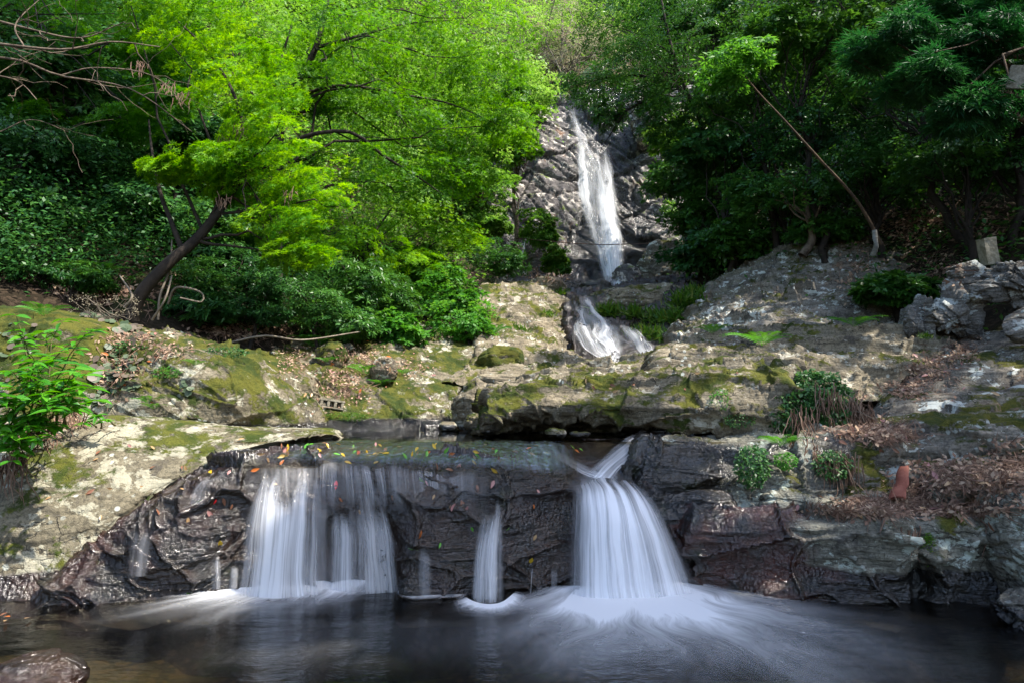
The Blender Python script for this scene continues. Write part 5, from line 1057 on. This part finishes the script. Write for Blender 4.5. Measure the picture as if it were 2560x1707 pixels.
leafmass('leafy_patch', 'sprinkle of tiny green leaves on the front of the long slab', 'plant', [(1800, 1000, 26, 30, 5.93, 1.)], M_FERN, .022, 260, 60)
leafmass('leafy_patch', 'patch of tiny green leaves low on the front of the long slab', 'plant', [(1850, 1050, 40, 18, 5.88, 1.)], M_IVY, .02, 260, 161)
leafmass('leafy_patch', 'tiny leaved creeper on the crest of the left hump', 'plant', [(320, 868, 50, 14, 6.62, 1.)], M_IVY, .03, 420, 162)
leafmass('leafy_patch', 'tiny green leaves on the middle of the left hump', 'plant', [(415, 930, 36, 16, 6.42, 1.)], M_FERN, .02, 260, 163)
leafmass('leafy_patch', 'small leaved green creeper along the right shoulder of the left hump', 'plant', [(560, 880, 60, 14, 6.95, 1.)], M_IVY, .03, 420, 164)
leafmass('moss_cushion', 'green moss cushion on the wet rock at the far left waterline', 'moss', [(243, 1408, 32, 17, 4.84, 1.)], M_GRASS, .016, 900, 165)
leafmass('moss_cushion', 'yellow green moss hanging on the block ledge notch', 'moss', [(2325, 1375, 18, 40, 4.70, 1.)], M_GRASS, .016, 700, 166)
leafmass('moss_cushion', 'bright moss cushion behind the upper pool', 'moss', [(865, 1040, 60, 10, 8.0, 1.)], M_GRASS, .02, 900, 167)
for x_, y_, D_, rx_, ry_, lab in [(1585, 450, 21.3, 26, 70, 'green creepers trailing down the cliff right of the tall waterfall'), (1330, 400, 22.2, 34, 50, 'green creepers on the upper cliff left of the tall waterfall'), (1660, 490, 19.6, 40, 40, 'leafy patch on the pale cliff step right of the tall waterfall'), (1620, 560, 20.0, 26, 60, 'mossy leaf patch above the smooth rock shoulder'), (1370, 290, 23.2, 26, 50, 'green fringe left of the upper tall waterfall'), (1490, 270, 23.4, 36, 50, 'dark green fringe right of the upper tall waterfall')]:
    leafmass('cliff_creeper', lab, 'creeper', [(x_, y_, D_, rx_, ry_, 1.), (x_ + 12, y_ + ry_ * .8, D_ - .4, rx_ * .6, ry_ * .5, .5)], M_BRIGHT, .12, 520, int(x_), group='creepers on the waterfall cliff')
# grass on the mossy rock right of the middle cascade
def tuft(label, px, py, D, L, n, seed, spread=.12):
    spread *= .6
    g = np.random.default_rng(seed); c = P(px, py, D); C = c + g.normal(size=(n, 3)) * np.array([spread, spread * .6, spread * .35])
    T = unit(g.normal(size=(n, 3)) * .55 + np.array([0, -.35, 1.])); N = unit(g.normal(size=(n, 3)) + np.array([0, -1., .3]))
    V, F = leaf_cloud(C, T, N, L * .62 * g.uniform(.6, 1.2, n), 'needle', g); o = make('grass_tuft', V, F, M_GRASS, smooth=False, attrs={'tint': np.repeat(np.clip(g.normal(.45, .3, n), 0, 1), 4)})
    tag(o, label, 'grass tuft', 'grass tufts right of the middle cascade')
for k, (x, y, D, L, n, sp, lab) in enumerate([(1520, 785, 13.3, .42, 260, .22, 'leftmost grass tuft beside the middle cascade'), (1585, 790, 13.2, .4, 240, .22, 'grass tuft below the flat topped boulder'), (1650, 800, 13.1, .4, 300, .28, 'wide grass tuft in the middle of the mossy step'), (1720, 760, 12.9, .5, 300, .3, 'tallest grass tuft at the top right of the mossy step'), (1740, 740, 13.2, .4, 200, .2, 'grass tuft next to the sloping rock'),
    (1640, 845, 12.4, .35, 260, .26, 'mossy grass hanging above the small trickle'), (1700, 850, 12.2, .4, 300, .25, 'grass tuft hanging right of the small trickle'), (1690, 800, 12.6, .4, 260, .26, 'grass tuft in the centre of the mossy step'), (1600, 835, 12.4, .3, 200, .2, 'low grass on the rock above the cascade fan'), (1300, 830, 12., .3, 120, .15, 'grass on the grey rock slope'), (1365, 790, 13.3, .3, 120, .12, 'grass beside the top of the middle cascade'), (1400, 745, 15, .4, 120, .12, 'grass at the edge of the brown rounded boulder'), (2310, 845, 8.0, .14, 60, .06, 'small grass sprig at the foot of the fluted rock')]):
    tuft(lab, x, y, D, L, n, 300 + k, sp)

# ------------------------------------------------------------ single objects
import bmesh
def bm_obj(name, bm, mat, parent=None, bevel=0.):
    if bevel: bmesh.ops.bevel(bm, geom=list(bm.edges), offset=bevel, segments=2, affect='EDGES')
    me = bpy.data.meshes.new(name); bm.to_mesh(me); bm.free(); me.materials.append(mat); return link(name, me, parent)
def boxbm(sx, sy, sz, bm=None, at=(0, 0, 0)):
    bm = bm or bmesh.new(); r = bmesh.ops.create_cube(bm, size=1)
    for v in r['verts']: v.co = Vector((v.co.x * sx + at[0], v.co.y * sy + at[1], v.co.z * sz + at[2]))
    return bm
# stone post
bm = boxbm(.155, .155, .34, at=(0, 0, .17)); bmesh.ops.subdivide_edges(bm, edges=bm.edges, cuts=5, use_grid_fill=True)
for v in bm.verts:
    n = vnoise(np.array([v.co[:]]) * 14, 3)[0]; v.co += Vector((v.co.x, v.co.y, 0)).normalized() * n * .006
    if v.co.z > .33: v.co.z += n * .008
o = bm_obj('stone_post', bm, M_POST); pp = P(2476, 662, 8.1); o.location = pp; o.rotation_euler = (R(4), R(-8), R(-4)); tag(o, 'short square weathered stone post leaning on top of the jagged rock pile', 'stone post')
# concrete block: top and bottom slabs with four webs, three open cores
p, _ = hit(828, 1018); e = empty('concrete_block', p + np.array([0, .0, -.02]), 'broken hollow concrete block with three holes on the bank behind the upper pool', 'concrete block')
bm = boxbm(.30, .12, .028, at=(0, 0, .105)); boxbm(.30, .12, .022, bm, (0, 0, .012))
o = bm_obj('shell', bm, M_CONC, e, .004)
for k in range(4): bm = boxbm(.034, .116, .068, at=(-.128 + k * .0853, 0, .057)); bm_obj('web', bm, M_CONC, e, .004)
e.rotation_euler = (R(-8), R(9), R(14))
# red bark slab
V = []; nn_ = 14
for i in range(nn_):
    t = i / (nn_ - 1)
    for j in range(7):
        a = (j - 3) / 3 * 1.0; wv = .062 * (1 - .35 * t) * (1 + .25 * (i == nn_ - 1) * math.sin(j * 4)) * (1 + .04 * math.sin(t * 17 + j)); V.append((wv * math.sin(a), t * .34 + .012 * math.sin(j * 5 + t * 3) * (t > .95), -.02 + .045 * math.cos(a) + .010 * math.sin(t * 9)))
V = np.array(V); V2 = V * np.array([.82, 1, 1]) - np.array([0, 0, .012]); F = gridF(nn_, 7); F = np.concatenate([F, F[:, ::-1] + len(V)])
o = make('bark_slab', np.concatenate([V, V2]), F, M_REDBARK, base=(0, 0, 0)); p, _ = hit(2226, 1262); o.location = p + np.array([0, -.10, .06]); o.scale = (1.3, 1.15, 1.2); o.rotation_euler = (R(34), R(-16), R(-52)); tag(o, 'broken slab of red bark standing in the dry litter on the ledge', 'bark')
# weathered board at the right edge, wooden peg on the slope, wire across the fall
bm = boxbm(.34, .05, .26); o = bm_obj('wooden_board', bm, M_CONC, None, .006); o.location = P(2566, 195, 6.9); o.rotation_euler = (R(5), R(14), R(-25)); tag(o, 'grey weathered board poking in at the right edge among dark trees', 'board')
pg_ = P(2190, 618, 9.3); V, F = tubes([(np.array([pg_ + np.array([0, .1, -.1]), pg_, P(2188, 596, 9.3), P(2186, 576, 9.3)]), [.036, .036, .038, .034])], 7); o = make('wooden_peg', V, F, M_WOOD); tag(o, 'short grey wooden peg at the foot of the thin pole tree', 'wooden peg')
V, F = tubes([(spline([tuple(P(1290, 596, 20.2)), tuple(P(1400, 606, 19.2)), tuple(P(1500, 612, 19.0)), tuple(P(1600, 610, 18.8)), tuple(P(1800, 600, 17.2))], 24), [.012])], 5); o = make('wire', V, F, M_WIRE); tag(o, 'thin rusty wire stretched across the foot of the tall waterfall', 'wire')
# looping vines by the leaning trunk
ps = []
for q in [((420, 760, 7.8), (440, 720, 7.7), (500, 730, 7.7), (505, 755, 7.7), (450, 745, 7.6)), ((395, 800, 7.7), (400, 740, 7.7), (425, 670, 7.8), (430, 600, 7.9)), ((380, 800, 7.6), (412, 750, 7.5), (430, 690, 7.6)), ((560, 860, 8), (660, 840, 8.2), (760, 850, 8.6), (900, 830, 9.2)), ((310, 770, 7.4), (330, 740, 7.4), (300, 690, 7.6))]: ps.append((spline([tuple(P(*a)) for a in q], 20), [.016, .010]))
V, F = tubes(ps, 5); o = make('vine', V, F, M_TWIG); tag(o, 'tangle of bare looping vines beside the leaning trunk', 'vine')
e = empty('dead_flower_plant', P(260, 770, 6.9), 'dry plant with withered pale flower heads on the crest behind the round leaves', 'plant'); ps = []; hd = []
for k in range(26):
    a = P(200 + g.uniform(0, 130), 800, 7.0); b_ = P(150 + g.uniform(0, 200), 740 + g.uniform(0, 45), 6.95); ps.append((wobble(a, b_, 6, g, .3), [.004, .002])); hd.append(b_)
V, F = tubes(ps, 4); make('stem', V, F, M_DEADST if False else M_TWIG, parent=e, base=np.array(e.location))
hc = np.repeat(np.array(hd), 14, 0) + g.normal(size=(26 * 14, 3)) * .02; V, F = leaf_cloud(hc, unit(g.normal(size=hc.shape)), unit(g.normal(size=hc.shape)), .018, 'oval', g); make('flower_heads', V, F, M_PALELF, smooth=False, attrs={'tint': np.ones(len(V))}, parent=e, base=np.array(e.location))

# ------------------------------------------------------------ fallen leaves, each its own thing
FC = {'yellow': (.55, .36, .02), 'red': (.50, .015, .02), 'orange': (.46, .13, .025), 'brown': (.20, .085, .045), 'pinkish': (.36, .17, .15), 'green': (.09, .30, .02), 'tan': (.40, .25, .12)}
FM = {k: leafblade('fallen_leaf', leaf_mat('fallen ' + k + ' leaf', [tuple(x * .7 for x in v), v, tuple(min(1, x * 1.15) for x in v)], .15, .35, .45, 1.1), 1, .22, .18, .12, 5) for k, v in FC.items()}
g = np.random.default_rng(91)
def drop_leaf(kind, px, py, s, where, lift=.012, hang=False, place=None):
    p, nn = hit(px, py)
    if p is None: return
    if where == 'pool': p = Pz(px, py, WZ + .012); nn = np.array([0, 0, 1.])
    t = np.array([g.normal() * .4, -.4, -1.]) if hang else g.normal(size=3)
    o = leafobj(FM[kind], p + nn * lift, t, unit(nn + g.normal(size=3) * .12), s * .72, None, 'fallen_leaf')
    pl = {'lip': 'on the wet lip of the cascades', 'face': 'stuck to the black cascade rock', 'slab': 'on the pale left slab', 'ledge': 'on the right ledges', 'pool': 'floating on the lower pool', 'bank': 'on the left bank', 'slabr': 'on the long slab'}[where]
    if where == 'lip': pl = ['on the left of the wet lip', 'on the wet lip above the two left veils', 'on the wet lip behind the narrow ribbon', 'on the wet lip near the water chute'][int(np.clip((px - 690) / 190, 0, 3))]
    if where == 'face': pl += ' left of the broad veil' if px < 620 else ' between the veils' if px < 1000 else ' right of the dark boulder' if px < 1180 else ' near the narrow ribbon'
    if where == 'slab': pl += ' beside the shrub' if px < 330 else ' near its tip' if px > 560 else ' in its middle'
    if where == 'slabr': pl += ' at its left half' if px < 1700 else ' by the creeper clump'
    if place: pl = place
    art = 'slender ' + kind
    tag(o, f'{art} fallen leaf lying {pl}' if where != 'pool' else f'{art} fallen leaf {pl}', 'leaf', f'{kind} fallen leaves {pl}')
for kind, px, py, s in [('yellow', 862, 1157, .09), ('red', 895, 1130, .09), ('red', 842, 1202, .10), ('yellow', 935, 1163, .08), ('orange', 625, 1176, .10), ('yellow', 528, 1180, .10), ('yellow', 548, 1345, .11), ('orange', 700, 1165, .08), ('green', 1052, 1190, .15), ('green', 1022, 1362, .12),
        ('pinkish', 1150, 1160, .10), ('pinkish', 1235, 1203, .10), ('brown', 1088, 1175, .08), ('brown', 1190, 1212, .08), ('brown', 1130, 1180, .09), ('yellow', 1245, 1180, .09), ('pinkish', 1060, 1205, .06), ('orange', 1048, 1322, .09), ('pinkish', 1142, 1262, .14), ('brown', 1150, 1250, .13), ('pinkish', 1168, 1262, .09), ('green', 1178, 1315, .06), ('green', 1100, 1355, .06), ('brown', 985, 1235, .06), ('tan', 1086, 1236, .06), ('tan', 1120, 1258, .05),
        ('pinkish', 520, 1275, .11), ('brown', 555, 1245, .09), ('green', 508, 1255, .08), ('tan', 470, 1290, .08), ('red', 537, 1245, .06), ('brown', 580, 1258, .06), ('tan', 673, 1228, .09), ('orange', 850, 1240, .06), ('tan', 895, 1275, .05), ('yellow', 1330, 1388, .10), ('green', 1270, 1312, .05), ('tan', 1340, 1335, .08), ('orange', 1330, 1262, .06), ('pinkish', 1340, 1226, .07)]:
    drop_leaf(kind, px, py, s, 'face', .02, hang=py > 1180)
for k in range(70):
    kind = g.choice(['yellow', 'green', 'orange', 'brown', 'pinkish', 'tan', 'red'], p=[.27, .2, .16, .14, .12, .08, .03]); t = g.beta(.9, 1.3)
    drop_leaf(kind, 690 + t * 760 + g.normal() * 20, 1112 + 32 * g.uniform() + 12 * t, g.uniform(.05, .10), 'lip', .045)
for k in range(20): drop_leaf(g.choice(['tan', 'brown', 'tan', 'pinkish']), g.uniform(120, 760), g.uniform(1060, 1290), g.uniform(.05, .09), 'slab')
for k in range(60): drop_leaf(g.choice(['tan', 'brown', 'pinkish']), *[(g.normal(2380, 110), g.normal(1215, 35)), (g.normal(2180, 70), g.normal(1085, 14)), (g.normal(2300, 110), g.normal(1275, 8)), (g.normal(2340, 50), g.normal(930, 30))][k % 4], g.uniform(.06, .12), 'ledge', .03, place=['in the litter behind the red bark slab', 'below the creeper clump', 'along the front ledge', 'in the gully between the right slabs'][k % 4])
for k in range(40): drop_leaf(g.choice(['tan', 'brown', 'pinkish', 'orange']), *[(g.normal(860, 70), g.normal(950, 40)), (g.normal(320, 60), g.normal(900, 50)), (g.normal(980, 70), g.normal(940, 30))][k % 3], g.uniform(.06, .11), 'bank', .025, place=['in the bank litter by the fern topped boulder', 'among the round leaves on the left hump', 'on the bank near the pale boulder'][k % 3])
for k in range(14): drop_leaf(g.choice(['tan', 'brown']), g.uniform(1450, 1960), g.uniform(930, 985), g.uniform(.05, .1), 'slabr')
for px, py, k in [(25, 1545, 'orange'), (18, 1535, 'brown'), (60, 1550, 'tan'), (10, 1557, 'tan'), (480, 1486, 'green')]: drop_leaf(k, px, py, .07, 'pool')
